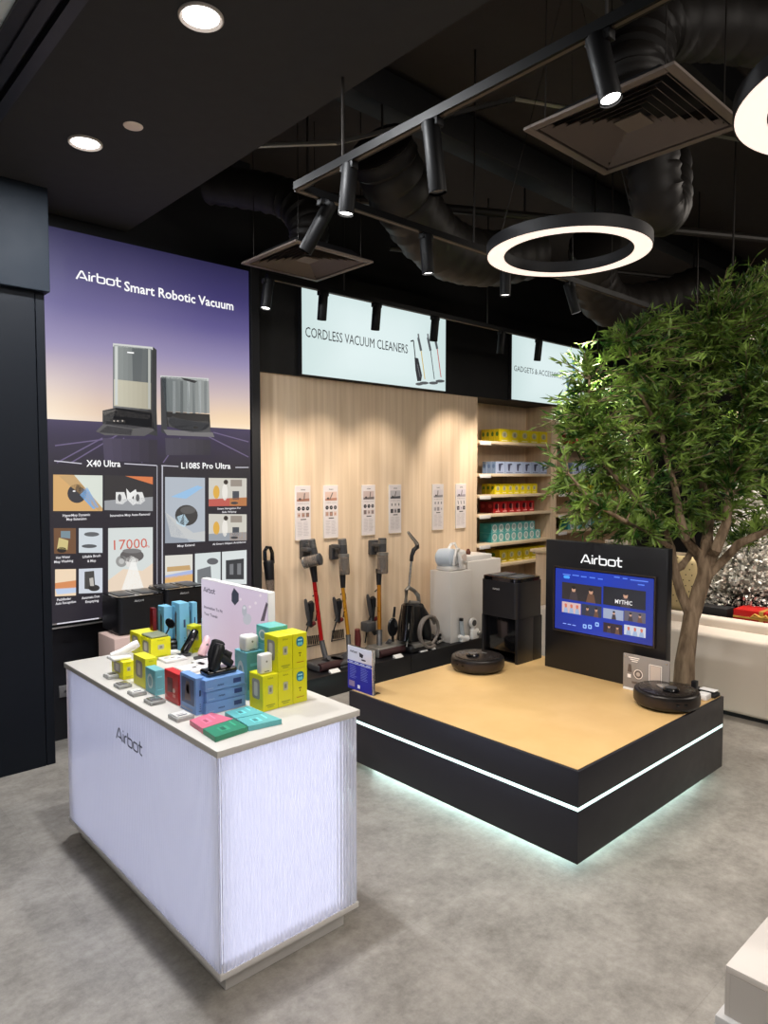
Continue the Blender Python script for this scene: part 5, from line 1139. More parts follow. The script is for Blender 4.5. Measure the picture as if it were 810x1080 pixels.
def duct(pts, r, label, m=M_duct):
    # smooth path with crinkled rings
    P3 = [Vector(p) for p in pts]; out = []
    for i in range(len(P3) - 1):
        p0, p1, p2, p3 = P3[max(i - 1, 0)], P3[i], P3[i + 1], P3[min(i + 2, len(P3) - 1)]
        for k in range(14):
            u = k / 14; out.append(.5 * ((2 * p1) + (-p0 + p2) * u + (2 * p0 - 5 * p1 + 4 * p2 - p3) * u * u + (-p0 + 3 * p1 - 3 * p2 + p3) * u ** 3))
    out.append(P3[-1]); rr_ = [r * (1 + (.045 if k % 2 else -.03) + .03 * math.sin(k * 1.7)) for k in range(len(out))]
    b = MB(); b.tube(out, rr_, 20); d = single('flexible_duct', b, m, label, 'duct', 'flexible ceiling ducts', smooth=60)
    for q in (out[3], out[-4]):
        b = MB(); b.tube([q, Vector((q.x, q.y, 4.1))], .008, 6); part(d, 'hanging_strap', b, M_pipe)
    return d
duct([(2.67, 3.63, 3.16), (2.67, 3.63, 3.3), (2.6, 3.8, 3.5), (2.3, 4.2, 3.62)], .12, 'flexible duct rising from the diffuser above the poster')
duct([(2.58, 1.39, 3.16), (2.60, 1.4, 3.3), (2.75, 1.38, 3.5), (3.2, 1.2, 3.6), (4.0, .9, 3.62)], .13, 'flexible duct rising from the large diffuser')
duct([(2.75, 3.05, 3.62), (3.05, 3.15, 3.42), (3.5, 3.25, 3.26), (4.1, 3.35, 3.32), (4.7, 3.4, 3.5)], .19, 'sagging fat duct above the cordless sign')
duct([(5.0, 3.0, 3.55), (5.3, 3.2, 3.38), (5.8, 3.3, 3.25), (6.4, 3.2, 3.36), (6.9, 3.0, 3.55)], .19, 'sagging fat duct above the second sign')
duct([(3.45, 1.75, 3.60), (3.5, 1.78, 3.4), (3.6, 1.8, 3.15), (3.8, 1.85, 3.22), (4.0, 1.95, 3.55)], .13, 'hanging crinkled duct below the large diffuser')
def pipe(pts, r, label, m=M_pipe, cat='pipe', name='ceiling_pipe'):
    b = MB(); b.tube(pts, r, 10); return single(name, b, m, label, cat)
pipe([(1.97, 3.3, 3.45), (2.4, 3.0, 3.5), (2.9, 2.2, 3.6), (4.2, 1.6, 3.6), (5.4, 1.3, 3.62)], .012, 'thin grey conduit wandering across the ceiling from the soffit', M_grey, 'conduit', 'conduit')
pipe([(2.9, 3.9, 3.62), (9.3, .4, 3.62)], .03, 'long dark pipe running diagonally over the tree')
pipe([(2.2, .4, 3.75), (9.3, 2.7, 3.75)], .028, 'straight dark pipe crossing above the ring lamp')
pipe([(4.0, 4.3, 3.6), (9.4, 1.8, 3.6)], .022, 'narrow dark pipe above the second sign')
for k, (x, y, zz) in enumerate(((5.2, 1.9, 3.75), (6.4, 1.4, 3.75), (7.3, 1.5, 3.75))):
    pass
for k, (y, z, s, lb) in enumerate(((3.05, 3.86, .16, 'deep'), (1.7, 3.88, .13, 'middle'), (.5, 3.88, .13, 'near'))):
    b = MB(); b.box((1.97, y, z), (9.4, y + s, z + .2), .004); single('ceiling_beam', b, M_matt, 'black boxed beam under the ceiling, %s one of three' % lb, 'beam', 'boxed ceiling beams')
b = MB(); b.box((4.4, .7, 3.45), (9.4, .74, 3.49)); b.box((4.4, .7, 3.6), (9.4, .74, 3.62))
for k in range(9): b.box((4.6 + k * .55, .71, 3.49), (4.63 + k * .55, .73, 3.6))
single('cable_tray', b, M_pipe, 'dark ladder shaped cable tray above the tree', 'cable tray')
for k, (x, y) in enumerate(((5.3, .72), (6.2, .72), (7.2, .72), (4.5, 1.76), (6.0, 1.76))):
    b = MB(); b.tube([(x, y, 3.49 if y < 1 else 3.0), (x, y, 4.1)], .006, 6); single('threaded_rod', b, M_pipe, 'thin threaded rod hanging from the ceiling, ' + ('near the tray' if y < 1 else 'near the ring lamp') + ', %s in its row' % ORD[k % 3], 'rod', 'threaded ceiling rods')

# downlights and the round disc in the soffit
def downlight(px, py, r, label):
    p = onz(px, py, 3.36)
    t = thing('recessed_downlight', label, 'ceiling light', (p.x, p.y, 3.36), 0, 'recessed soffit downlights')
    b = MB(); b.lathe([(r * .80, .0), (r, -.001), (r, -.008), (r * .93, -.012), (r * .80, -.004)], (p.x, p.y, 3.36), n=40); part(t, 'trim_ring', b, mat('downlight_trim', S(206, 196, 190), .5))
    b = MB(); b.lathe([(0, -.003), (r * .81, -.003), (r * .81, -.001), (0, -.001)], (p.x, p.y, 3.36), n=40); part(t, 'lamp_disc', b, M_lamp)
    light('downlight_beam', 'AREA', (p.x, p.y, 3.34), (p.x, p.y, 0), 42, (.96, .98, 1), r * 1.5).data.shape = 'DISK'
downlight(212, 17, .080, 'bright recessed downlight at the upper end of the soffit')
downlight(90, 150, .080, 'smaller looking recessed downlight nearer the pillar')
p = onz(140.5, 133, 3.36)
b = MB(); b.lathe([(0, -.006), (.034, -.006), (.043, -.003), (.045, 0), (0, 0)], (p.x, p.y, 3.36), n=32); single('ceiling_disc', b, mat('disc_cream', S(252, 232, 218), .5), 'small pale round cover plate on the soffit between the downlights', 'cover plate')

# ================================================================== ILLUMINATED COUNTER
KX0, KX1, KY0, KY1, KZ = 1.083, 1.683, 1.972, 3.425, .84
t = thing('display_counter', 'white display counter with glowing ribbed clear sides and pale top', 'counter', ((KX0 + KX1) / 2, (KY0 + KY1) / 2, 0))
b = MB(); b.box((KX0, KY0, KZ - .024), (KX1, KY1, KZ), .0025); part(t, 'worktop', b, M_top)
b = MB(); b.box((KX0 + .004, KY0 + .004, .072), (KX1 - .004, KY1 - .004, .094), .002); part(t, 'base_board', b, M_paint)
b = MB(); b.box((KX0 + .045, KY0 + .045, 0), (KX1 - .045, KY1 - .045, .072), .002); part(t, 'plinth', b, M_paint)
z0, z1 = .0942, KZ - .0243
def reeded(ax, a0, a1, fixed, sgn):
    n = round((a1 - a0) / .0148); w = (a1 - a0) / n; b = MB(); K = 5; outer = []
    for i in range(n):
        for k in range(K):
            u = a0 + w * (i + k / K); q = math.sin(PI * k / K); outer.append((u, fixed + sgn * (.002 + .0036 * q)))
    outer.append((a1, fixed + sgn * .002))
    pts = outer + [(a1, fixed - sgn * .004), (a0, fixed - sgn * .004)]
    P = [((u, v, z0) if ax == 'x' else (v, u, z0)) for u, v in pts]; b.prism(P, (0, 0, z1 - z0)); return b
e = .010
part(t, 'ribbed_side_panel', reeded('y', KY0 + .012, KY1 - .012, KX0 + e, -1), M_reed, smooth=50)
part(t, 'ribbed_side_panel', reeded('y', KY0 + .012, KY1 - .012, KX1 - e, 1), M_reed, smooth=50)
part(t, 'ribbed_end_panel', reeded('x', KX0 + .018, KX1 - .018, KY0 + e, -1), M_reed, smooth=50)
part(t, 'ribbed_end_panel', reeded('x', KX0 + .018, KX1 - .018, KY1 - e, 1), M_reed, smooth=50)
b = MB(); b.box((KX0 + .03, KY0 + .045, z0), (KX1 - .055, KY1 - .04, z1), .004); part(t, 'inner_light_box', b, M_box)
A = Art((KX0 - .0005, 0, 0), (0, -1, 0), (0, 0, 1)); p, q = A.px(123, 778), A.px(150, 787); A.logo(p[0], p[1] - .0, q[0] - p[0], S(24, 26, 34), .13); lw = q[0] - p[0]
A.build(t, 'logo_lettering', A_print, 'dark raised lettering')

# ---- merchandise on the counter; positions measured on the worktop
TOPZ = KZ
CM = {'yellow': S(222, 218, 24), 'teal': S(104, 172, 184), 'red': S(196, 40, 40), 'blue': S(120, 160, 218), 'light blue': S(122, 186, 220), 'dark red': S(96, 14, 18), 'pale teal': S(104, 184, 188), 'green': S(56, 138, 106), 'pink': S(214, 112, 136), 'mint': S(88, 176, 172)}
def tint(c, k): return tuple(min(1, c[i] * k) for i in range(3)) + (1,)
def art_box(t, x0, x1, y0, y1, z0, z1, c, style, top=None):
    lc = tint(c, 1.5); dk = tint(c, .45)
    A = Art((x0, y1, z0), (0, -1, 0), (0, 0, 1)); w, h = y1 - y0, z1 - z0      # face towards -X
    if style == 'window':
        A.poly([(w * .22 + a, h * .58 + b_) for a, b_ in rr(w * .28, 0, w * .56, h * .56, min(w, h) * .12)], S(150, 146, 138)); A.L = 2; A.poly([(w * .5 + a, h * .58 + b_) for a, b_ in rr(0, 0, w * .26, h * .4, min(w, h) * .08)], S(206, 200, 190))
    elif style == 'device':
        A.poly([(w * .42, h * .3), (w * .6, h * .3), (w * .66, h * .78), (w * .5, h * .84), (w * .40, h * .74)], S(60, 56, 62)); A.L = 2; A.poly([(w * .46, h * .2), (w * .56, h * .2), (w * .56, h * .34), (w * .46, h * .34)], S(170, 120, 80)); A.rect(w * .15, h * .9, w * .5, h * .94, lc)
    elif style == 'panel':
        A.rect(w * .1, h * .22, w * .9, h * .92, S(70, 84, 122)); A.L = 2; A.poly([(w * .3, h * .3), (w * .7, h * .34), (w * .62, h * .84), (w * .4, h * .84)], S(112, 96, 100)); A.rect(w * .42, h * .5, w * .6, h * .74, S(60, 50, 60)); A.rect(w * .1, h * .05, w * .8, h * .12, S(150, 160, 190))
    elif style == 'redp':
        A.poly([(w * .2, h * .3), (w * .62, h * .34), (w * .6, h * .8), (w * .22, h * .78)], S(96, 24, 24)); A.L = 2; A.ell(w * .7, h * .42, w * .08, h * .08, S(224, 190, 180)); A.rect(w * .62, h * .2, w * .8, h * .3, S(220, 150, 140))
    elif style == 'wave':
        A.ell(w * .5, h * .5, w * .28, h * .3, S(200, 216, 214)); A.L = 2; A.ell(w * .5, h * .5, w * .18, h * .2, S(120, 160, 170))
    if A.v: A.build(t, 'left_print', A_print)
    A = Art((x0, y0, z0), (1, 0, 0), (0, 0, 1)); w = x1 - x0                       # face towards the viewer
    if style == 'window':
        A.text('Airbot', w * .32, h * .88, w * .36, h * .05, S(90, 100, 30)); A.poly([(w * .5 + a, h * .58 + b_) for a, b_ in rr(0, 0, w * .32, h * .24, w * .06)], S(186, 184, 150)); A.L = 2; A.poly([(w * .5 + a, h * .58 + b_) for a, b_ in rr(0, 0, w * .14, h * .12, w * .03)], S(120, 124, 110)); A.rect(w * .2, h * .14, w * .8, h * .17, S(160, 166, 40)); A.rect(w * .3, h * .09, w * .7, h * .115, S(160, 166, 40))
    elif style == 'badge':
        A.poly([(w * .5 + a, h * .76 + b_) for a, b_ in rr(0, 0, w * .52, h * .28, w * .22)], S(20, 126, 158)); A.L = 2; A.ell(w * .42, h * .70, w * .09, h * .05, S(120, 210, 216)); A.ell(w * .58, h * .70, w * .09, h * .05, S(120, 210, 216)); A.rect(w * .34, h * .79, w * .66, h * .83, S(170, 226, 230)); A.rect(w * .38, h * .42, w * .58, h * .445, S(90, 80, 20)); A.poly([(w * .44, h * .34), (w * .52, h * .33), (w * .5, h * .42)], S(110, 96, 20)); A.rect(w * .24, h * .16, w * .76, h * .18, S(180, 120, 20))
    elif style in ('device', 'panel'):
        A.rect(w * .4, h * .5, w * .6, h * .66, S(50, 66, 110)); A.rect(w * .35, h * .08, w * .65, h * .11, dk); A.L = 2
        for k in range(3): A.ell(w * .5, h * (.16 + .06 * k), w * .06, w * .06, S(30, 40, 80), 8)
    else:
        A.rect(w * .2, h * .7, w * .7, h * .76, lc); A.rect(w * .2, h * .2, w * .8, h * .23, lc)
    A.build(t, 'end_print', A_print)
def goods(lb, col, px, ybot, xl, xr, ytop, style='window', z=TOPZ, w=None, d=None, h=None, name='product_box', group=None, cat='box', prints=True):
    "box whose nearest upright edge is seen at column px, base row ybot; xl / xr = outer columns of its two visible faces"
    q = onz(px, ybot, z + .0004); X, Y = q.x, q.y
    if d is None: d = onx(xl, ybot, X).y - Y
    if w is None: w = ony(xr, ybot, Y).x - X
    if h is None: h = onx(px, ytop, X).z - z
    c = CM[col]; t = thing(name, lb, cat, (X + w / 2, Y + d / 2, z), 0, group)
    b = MB(); b.box((X, Y, z + .0004), (X + w, Y + d, z + h), .0012, seg=1); part(t, 'carton', b, mat('carton_' + col.replace(' ', '_') + '_gloss', c, .3))
    if prints: art_box(t, X, X + w, Y, Y + d, z + .0004, z + h, c, style)
    return X, X + w, Y, Y + d, z + h
# front row, left to right
g1 = goods('low yellow box under the white hand massager at the counter\'s left', 'yellow', 130, 717.4, 118.1, 141.9, 699)
g2 = goods('tall yellow box beside the small teal box on the counter', 'yellow', 153.5, 727, 141, 166, 695.5)
g3 = goods('small teal box between the tall yellow box and the red box', 'teal', 164, 734, 153.7, 174.3, 708, 'wave')
g4 = goods('slim red box standing left of the big blue box', 'red', 188.3, 744.5, 174, 194, 712, 'redp', w=.035)
g5 = goods('tall blue box with dark window print standing at the front of the counter', 'blue', 206.8, 755, 190.5, 215.5, 716, 'panel')
# yellow block at right
A0 = onz(277.4, 751.3, TOPZ); yw = ony(294, 751, A0.y).x - A0.x; yd = onx(263.3, 751, A0.x).y - A0.y; hA = onx(277.4, 713.5, A0.x).z - TOPZ
cw = (ony(324, 740, A0.y + .0).x - A0.x) / 3
lbs = [('nearest yellow box of the yellow stack, white charger on top', 0, 0, 'window'), ('middle yellow box at the bottom of the yellow stack', 1, 0, 'window'), ('right bottom yellow box with teal badge', 2, 0, 'badge'), ('middle yellow box on the upper level of the stack', 1, 1, 'window'), ('right upper yellow box with teal badge', 2, 1, 'badge')]
for lb, i, L, st in lbs:
    X = A0.x + i * (cw + .0006); Z = TOPZ + L * (hA + .0006)
    if i == 0: X -= .0
    t = thing('product_box', lb, 'box', (X + cw / 2, A0.y + yd / 2, Z), 0, 'yellow boxes of the right stack')
    b = MB(); b.box((X, A0.y, Z + .0003), (X + cw - .001, A0.y + yd, Z + hA), .0012, seg=1); part(t, 'carton', b, mat('carton_yellow_gloss', CM['yellow'], .3))
    art_box(t, X, X + cw - .001, A0.y, A0.y + yd, Z + .0003, Z + hA, CM['yellow'], st)
ST2 = TOPZ + 2 * hA + .0006
def mini(lb, x0, y0, z, w, d, h, m=M_white, r=.006, dot=True, name='mini_device', cat='gadget'):
    t = thing(name, lb, cat, (x0 + w / 2, y0 + d / 2, z))
    b = MB(); b.box((x0, y0, z + .0003), (x0 + w, y0 + d, z + h), r, seg=3); part(t, 'body', b, m)
    if dot:
        b = MB(); b.tube([(x0 + w * .5, y0 - .0008, z + h * .62), (x0 + w * .5, y0 + .001, z + h * .62)], w * .07, 12); part(t, 'button', b, M_grey)
        b = MB(); b.box((x0 + w * .3, y0 - .0006, z + h * .1), (x0 + w * .7, y0 + .001, z + h * .14)); part(t, 'port_slot', b, M_dgrey)
    return t
mini('tall white charger block on the nearest yellow box', A0.x + .005, A0.y + .02, TOPZ + hA, .052, .03, .075)
# teal box with white cube, behind the yellow stack
Xq = A0.x - .055; Yq = A0.y + yd + .03
hB = onx(260.7, 689, onz(260.7, 738, TOPZ).x).z - TOPZ
g6 = goods('teal box carrying the white cube, left of the yellow stack', 'teal', 260.7, 739, 248, 276, 689, 'wave', w=.075)
mini('white cube device on the teal box left of the yellow stack', g6[0] + .002, g6[2] + .01, g6[4], .062, .055, .062, r=.010)
q = onz(300, 700, TOPZ)
Yz = A0.y + yd + .012
b0x = ony(286, 690, Yz).x
Zt_ = ony(303, 668, Yz).z
g7 = thing('product_box', 'teal and mint box lying on top behind the yellow stack', 'box', (b0x + .05, Yz + .04, TOPZ))
t = g7; X0_, X1_ = ony(284, 690, Yz).x, ony(303.5, 690, Yz).x; ztop = ony(303, 659, Yz).z; y1_ = onx(270.5, 690, X0_).y
b = MB(); b.box((X0_, Yz, ztop - .07), (X1_, y1_, ztop), .0012, seg=1); part(t, 'carton', b, mat('carton_mint_gloss', CM['mint'], .3)); art_box(t, X0_, X1_, Yz, y1_, ztop - .07, ztop, CM['mint'], 'wave')
t['label'] = 'teal box lying uppermost behind the yellow stack'
t = thing('product_box', 'dark teal box under the uppermost teal box behind the yellow stack', 'box', (X0_ + .05, Yz + .04, TOPZ))
b = MB(); b.box((X0_, Yz, TOPZ + .0004), (X1_, y1_, ztop - .0706), .0012, seg=1); part(t, 'carton', b, mat('carton_teal_gloss', CM['teal'], .3)); art_box(t, X0_, X1_, Yz, y1_, TOPZ, ztop - .0706, CM['teal'], 'wave')
g7[ 'label'] = 'teal box lying uppermost behind the yellow stack'
# three long blue boxes stacked flat
q = onz(217.6, 754.8, TOPZ); lx0 = q.x; lx1 = ony(259, 745, q.y).x; ly0, ly1 = q.y, q.y + .10; hh = (onx(217.6, 718, lx0).z - TOPZ) / 3
for k, lb in enumerate(('lowest', 'middle', 'topmost')):
    z = TOPZ + k * (hh + .0004); s = (0, .004, -.006)[k]
    t = thing('flat_product_box', 'long blue box lying flat, %s of three under the black vacuum' % lb, 'box', ((lx0 + lx1) / 2, (ly0 + ly1) / 2, z), 0, 'long blue boxes stacked flat')
    b = MB(); b.box((lx0 + s, ly0 + s, z + .0003), (lx1 + s, ly1 + s, z + hh), .0012, seg=1); part(t, 'carton', b, mat('carton_blue_gloss', CM['blue'], .3))
    A = Art((lx0 + s, ly0 + s, z), (1, 0, 0), (0, 0, 1)); w = lx1 - lx0; A.logo(w * .3, hh * .35, w * .16, S(40, 56, 110), .2); A.rect(w * .7, hh * .3, w * .9, hh * .7, S(52, 70, 130)); A.rect(w * .05, hh * .2, w * .2, hh * .3, S(150, 180, 226)); A.build(t, 'end_print', A_print)
BT = TOPZ + 3 * hh + .0009
# black handheld vacuum lying + leaning on the blue boxes
t = thing('handheld_vacuum', 'black handheld vacuum standing tilted with cross handle on the blue boxes', 'handheld vacuum', (lx0 + .05, ly0 + .05, BT))
YH = ly0 + .035; P = lambda x, y, d=0: ony(x, y, YH + d)
bz = BT + .004
b = MB(); c_ = P(236, 722); b.box((lx0 + .02, ly0 + .02, BT), (lx1 - .02, ly0 + .09, BT + .022), .009, seg=3); part(t, 'charging_base', b, M_gloss)
b = MB(); a_ = P(223, 714); c_ = P(232, 679); b.tube([Vector((a_.x, YH, BT + .022)), a_ + (c_ - a_) * .3, a_ + (c_ - a_) * .9, c_], [.018, .021, .023, .016], 16); part(t, 'motor_tube', b, M_black)
b = MB(); b.tube([P(232, 692), P(238, 696), P(243.5, 700)], [.014, .017, .015], 12); b.tube([P(237, 688), P(241, 690), P(240, 696)], [.012, .016, .012], 12); part(t, 'side_grip', b, M_matt)
t = thing('handheld_vacuum', 'black slim handheld cleaner leaning behind the crossed black one', 'handheld vacuum', tuple(P(228, 700, .07)))
b = MB(); a_ = P(225.5, 690, .075); c_ = P(231, 676, .085); a_.z = max(a_.z, BT + .001); b.tube([Vector((a_.x - .005, a_.y, TOPZ + .001)), a_ + (c_ - a_) * .1, a_ + (c_ - a_) * .9, c_], [.018, .026, .027, .02], 16); part(t, 'body', b, M_matt)
# flat game-like boxes at the front
def flat4(lb, quad, col):
    pts = [onz(x, y, TOPZ + .018) for x, y in quad]; c = sum(pts, Vector()) / 4
    t = thing('flat_package', lb, 'package', (c.x, c.y, TOPZ), 0, 'flat coloured packages at the front of the counter')
    b = MB(); b.prism([(p.x, p.y, TOPZ + .0005) for p in pts], (0, 0, .018)); part(t, 'carton', b, mat('carton_' + col.replace(' ', '_') + '_flat', CM[col], .35))
    u = (pts[3] - pts[0]); v = (pts[1] - pts[0])
    A = Art(pts[0] + Vector((0, 0, .0002)), (1, 0, 0), (0, 1, 0)); 
    def uvp(a, b_): p = u * a + v * b_; return (p.x, p.y)
    A.poly([uvp(.3, .3), uvp(.75, .3), uvp(.75, .6), uvp(.3, .6)][::-1], tint(CM[col], 1.5)); A.L = 2; A.poly([uvp(.36, .36), uvp(.66, .36), uvp(.66, .5), uvp(.36, .5)][::-1], tint(CM[col], .6)); A.L = 1
    A.poly([uvp(.1, .78), uvp(.6, .78), uvp(.6, .84), uvp(.1, .84)][::-1], tint(CM[col], 1.8)); A.build(t, 'top_print', A_print)
flat4('pink flat package, left one at the front of the counter', [(200, 759.5), (223, 751.5), (246, 758), (213.5, 768.5)], 'pink')
flat4('green flat package nearest the counter\'s front corner', [(214, 768.7), (246.5, 758.3), (261, 766.5), (227, 777.5)], 'green')
flat4('pale teal flat package behind the other flat ones', [(237, 751), (261.5, 744.5), (279, 751.5), (248.5, 757.6)], 'pale teal')
flat4('pale teal flat package at the right of the four flat ones', [(249.5, 758.2), (279.5, 751.8), (297, 758.5), (262, 766.2)], 'pale teal')
# clear display blocks with gadget cards along the front edge
for k, (x, y) in enumerate(((118, 714.5), (129.5, 724.5), (144.5, 732.5), (163, 741), (191, 757.5))):
    q = onz(x, y, TOPZ); s = (.028, .028, .028, .03, .034)[k]
    t = thing('price_stand', 'small clear block with silver card on the counter\'s front edge, %s from the left' % ORD[k], 'price stand', (q.x, q.y, TOPZ), 0, 'clear price blocks along the counter edge')
    b = MB(); b.box((q.x - s, q.y - s * 1.1, TOPZ + .0005), (q.x + s, q.y + s * 1.1, TOPZ + .014), .002); part(t, 'block', b, mat('frosted_block', S(206, 206, 204), .2, trans=.4))
    b = MB(); b.box((q.x - s * .8, q.y - s * .9, TOPZ + .0142), (q.x + s * .75, q.y + s * .8, TOPZ + .018), .001); part(t, 'card', b, M_silver if k % 2 else M_white)
    A = Art((q.x - s * .8, q.y - s * .9, TOPZ + .0182), (1, 0, 0), (0, 1, 0), .0003); A.rect(.004, .006, s * 1.2, .016, S(70, 72, 80)); A.rect(.004, .024, s, .028, S(120, 120, 126)); A.build(t, 'card_print', A_print)
# white massager gun on low yellow box
z = g1[4]; c_ = Vector(((g1[0] + g1[1]) / 2, (g1[2] + g1[3]) / 2, z))
t = thing('white_massager', 'white hammer shaped hand device lying on the low yellow box', 'gadget', tuple(c_))
b = MB(); b.tube([c_ + Vector((-.045, .02, .018)), c_ + Vector((.0, .01, .026)), c_ + Vector((.05, 0, .05)), c_ + Vector((.07, -.002, .058))], [.012, .017, .019, .016], 14); part(t, 'barrel', b, M_white)
b = MB(); b.box(tuple(c_ + Vector((-.055, -.03, .0005))), tuple(c_ + Vector((.03, .045, .016))), .007, seg=3); part(t, 'foot', b, M_white)
# back left : two yellow boxes, flat device
for (px, yb_, xl, xr, yt, lb) in ((159.4, 697, 148.6, 173.5, 675, 'low yellow box at the back left with grey device on it'), (148.2, 692.3, 137.4, 159, 669.5, 'low yellow box farthest at the back left of the counter')):
    gg = goods(lb, 'yellow', px, yb_, xl, xr, yt, w=.10)
    if 'device' in lb: g8 = gg
q = Vector(((g8[0] + g8[1]) / 2, (g8[2] + g8[3]) / 2, g8[4]))
t = thing('grey_tray_device', 'grey flat device with raised black disc arm on the back yellow box', 'gadget', tuple(q))
b = MB(); b.box(tuple(q + Vector((-.045, -.05, .0005))), tuple(q + Vector((.045, .06, .012))), .005, seg=3); part(t, 'flat_body', b, mat('grey_green', S(132, 138, 116), .4))
b = MB(); b.tube([q + Vector((.035, -.04, .01)), q + Vector((.05, -.045, .04))], .004, 8); part(t, 'arm', b, M_black)
b = MB(); b.lathe([(0, -.004), (.026, -.003), (.03, 0), (.026, .003), (0, .004)], tuple(q + Vector((.055, -.045, .062))), (-.8, -.5, .2), 24, .7, 1); part(t, 'black_disc', b, M_gloss)
# black lens canister
q = onz(183, 686, TOPZ)
t = thing('black_canister', 'short black ribbed canister behind the white cards', 'gadget', (q.x, q.y, TOPZ))
b = MB(); b.lathe([(0, 0), (.032, 0), (.034, .01), (.030, .014), (.034, .018), (.034, .03), (.030, .034), (.033, .038), (.033, .05), (.026, .056), (0, .056)], q, n=28); part(t, 'body', b, M_black)
b = MB(); b.lathe([(0, .0565), (.024, .0565), (.02, .062), (0, .062)], q, n=24); part(t, 'cap', b, M_gloss)
# tilted sticks on stands
def stick(x0, y0, x1, y1, r, m, lb, base=True):
    q = onz(x0, y0, TOPZ + .01); Y = q.y; a_ = Vector((q.x, Y, TOPZ + .016)); c_ = ony(x1, y1, Y + .02)
    t = thing('handheld_stick', lb, 'gadget', (q.x, q.y, TOPZ))
    if base: b = MB(); b.box((q.x - .03, Y - .025, TOPZ + .0005), (q.x + .03, Y + .025, TOPZ + .014), .005, seg=2); part(t, 'stand', b, M_clear if m is M_white else M_dgrey)
    b = MB(); b.tube([a_ - (c_ - a_).normalized() * .0, a_ + (c_ - a_) * .08, a_ + (c_ - a_) * .92, c_], [r * .8, r, r, r * .75], 16); part(t, 'body', b, m)
    b = MB(); p = a_ + (c_ - a_) * .62 + Vector((-r * .2, -r * .95, 0)); b.lathe([(0, -.002), (r * .3, -.002), (r * .3, .002), (0, .003)], tuple(p), (-.2, -1, .1), 12); part(t, 'button', b, M_grey)
stick(193.5, 690, 206.5, 664.5, .020, M_gloss, 'black stick vacuum tilted upright in the middle of the counter')
stick(212, 693, 220.5, 671.5, .021, mat('pink_plastic', S(232, 190, 194), .35), 'pink stick vacuum tilted between the black ones')
stick(241, 692, 247.5, 679, .017, M_white, 'white stick device tilted beside the teal box')
# white open booklets / boxed cards in the middle
for k, (x, y, w, d, lb) in enumerate(((176, 689, .10, .10, 'white card pad behind the tall yellow box'), (182, 696, .11, .09, 'white card pad beside the black stick vacuum'), (205, 706, .13, .12, 'large white card pad with black drawings behind the big blue box'), (217, 700, .10, .10, 'white card pad before the pink stick vacuum'))):
    q = onz(x, y, TOPZ); t = thing('card_pad', lb, 'cards', (q.x, q.y, TOPZ), 0, 'white card pads in the middle of the counter')
    zt = TOPZ + .0005 + (.0 if k != 3 else .0)
    b = MB(); b.box((q.x - w / 2, q.y - d / 2, zt), (q.x + w / 2, q.y + d / 2, zt + .012), .002); part(t, 'pad', b, M_white)
    A = Art((q.x - w / 2, q.y - d / 2, zt + .0122), (1, 0, 0), (0, 1, 0), .0004); rn = random.Random(k)
    for i in range(6): u, v = rn.uniform(.01, w - .03), rn.uniform(.01, d - .02); A.rect(u, v, u + rn.uniform(.012, .025), v + rn.uniform(.004, .012), S(50, 50, 56) if i % 2 else S(170, 168, 172))
    A.build(t, 'top_print', A_print)
# row of light blue boxes at the back
goods('light blue box with dark device print, left of the back row', 'light blue', 173.6, 687, 163, 182.5, 640.5, 'device', d=.07)
goods('light blue box in the middle of the back row', 'light blue', 190, 688, 180, 200, 637, 'device', d=.09)
goods('light blue box at the right of the back row, beside the pink sign', 'light blue', 203.2, 681, 200.5, 208.5, 636, 'device', d=.04)
goods('thin dark red box behind the light blue boxes', 'dark red', 161.8, 688, 158.8, 163.5, 642, 'none', w=.02)
goods('yellow box behind the black stick vacuum', 'yellow', 203, 689, 196, 213, 661, 'window')
goods('light blue box with brown device print in front of the pink sign', 'light blue', 222.5, 690, 212.8, 232.5, 655, 'device')
goods('teal box with pale device print in front of the pink sign', 'teal', 242, 695, 233, 252, 664, 'wave')
# pink lit sign at the back edge
SX = KX1 - .045; ya, yb = onx(283, 640, SX).y, onx(212.6, 640, SX).y; zt = (onx(212.6, 610.5, SX).z + onx(283, 624, SX).z) / 2
t = thing('pink_lightbox', 'pink and lilac illuminated sign standing at the back edge of the counter', 'sign', (SX + .015, (ya + yb) / 2, TOPZ))
b = MB(); b.box((SX, ya, TOPZ + .0005), (SX + .035, yb, zt), .002); part(t, 'light_box', b, M_white)
A = Art((SX - .0008, yb, TOPZ), (0, -1, 0), (0, 0, 1)); w, h = yb - ya, zt - TOPZ
A.grad(.004, .004, w - .004, h - .004, lambda u, v: lerp(lerp(S(206, 178, 198), S(222, 206, 226), v), S(232, 228, 244), max(0, .5 - u)), 10, 6); A.L = 2
dk = S(56, 52, 74); p = A.px(215, 623.5); q = A.px(227, 624.5); A.logo(p[0], p[1], q[0] - p[0], dk, .17)
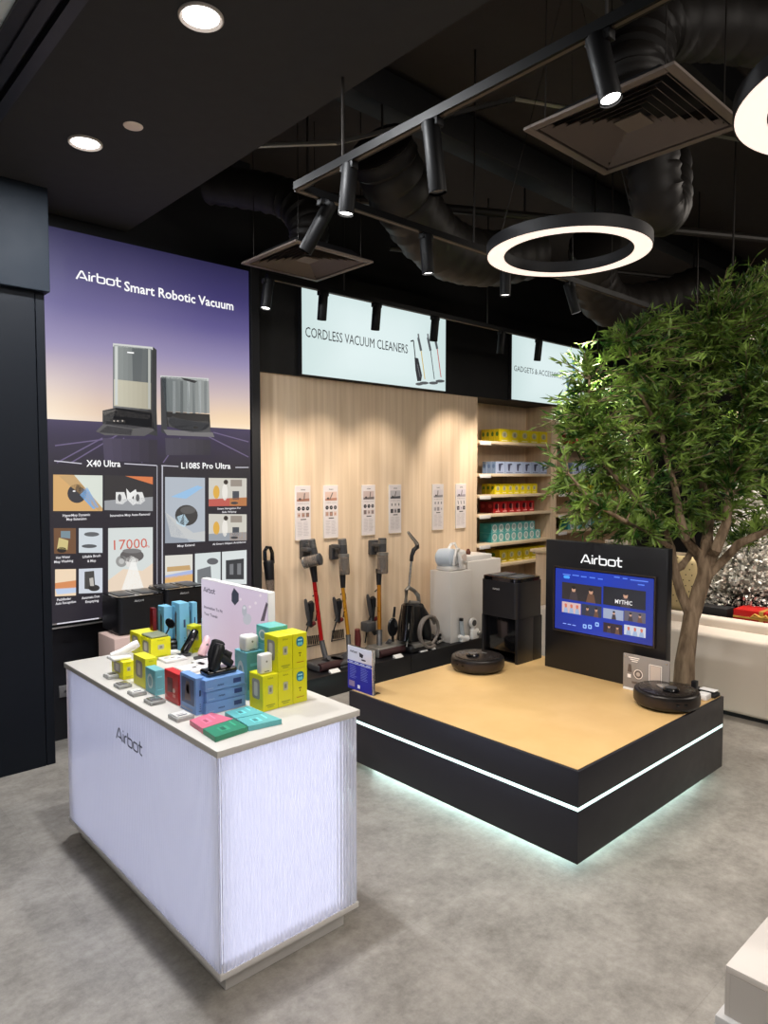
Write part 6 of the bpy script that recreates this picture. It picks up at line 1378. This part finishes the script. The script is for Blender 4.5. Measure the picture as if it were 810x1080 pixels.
p = A.px(215.5, 641); A.text('Innovation To Fit', p[0], p[1], w * .30, .014, dk, True); p = A.px(215.5, 648); A.text('Your Travels', p[0], p[1], w * .22, .014, dk, True)
A.poly([(247, 620), (252, 626), (252, 634), (248, 638.5), (244.5, 634), (244.5, 626)], S(58, 62, 78), px=True); A.poly([(281, 635), (283, 637), (279, 655), (275, 655)], S(92, 78, 92), px=True)
A.ell(261, 653, 4.5, 6, S(196, 196, 206), px=True); A.ell(258, 644, 2.6, 6, S(186, 188, 198), px=True); A.L = 3
for x, y in ((254, 632), (275, 628), (264, 640), (270, 636)): A.ell(x, y, 1.3, 1.6, S(240, 226, 236), 10, px=True)
A.ell(258, 641, 1.4, 1.6, S(226, 226, 232), 10, px=True)
A.build(t, 'sign_print', art_mat('backlit_print_soft', .82))

# ================================================================== ACRYLIC CASE, LOWER RIGHT CORNER
M_case = mat('milky_acrylic', S(244, 236, 228), .12, trans=.3, ior=1.2)
q = onz(764, 1070, .8)
ax, ay = q.x, q.y
b = MB(); b.box((ax - .012, ay - .75, .76), (ax + .70, ay + .012, .80), .004); tp = b
t = thing('white_display_table', 'white display table cut off by the lower right corner', 'table', (ax + .3, ay - .35, 0)); part(t, 'table_top', tp, M_paint)
b = MB(); b.box((ax + .02, ay - .70, 0), (ax + .65, ay - .02, .76), .004); part(t, 'table_body', b, M_paint)
t = thing('acrylic_case', 'clear acrylic display cover on the white table in the lower right corner', 'display case', (ax + .3, ay - .35, .8))
zt = onx(764, 1017, ax).z
b = MB(); b.box((ax, ay - .70, zt - .012), (ax + .62, ay, zt), .001); part(t, 'top_plate', b, M_case)
for q_ in (((ax, ay - .008, .8005), (ax + .62, ay, zt - .0122)), ((ax, ay - .70, .8005), (ax + .008, ay - .0082, zt - .0122))): b = MB(); b.box(*q_); part(t, 'side_plate', b, M_case)
b = MB(); b.box((ax + .05, ay - .65, .8005), (ax + .57, ay - .05, zt - .03), .006); single('white_insert_panel', b, mat('insert_white', S(226, 218, 210), .4), 'white panel lying inside the acrylic cover', 'panel')
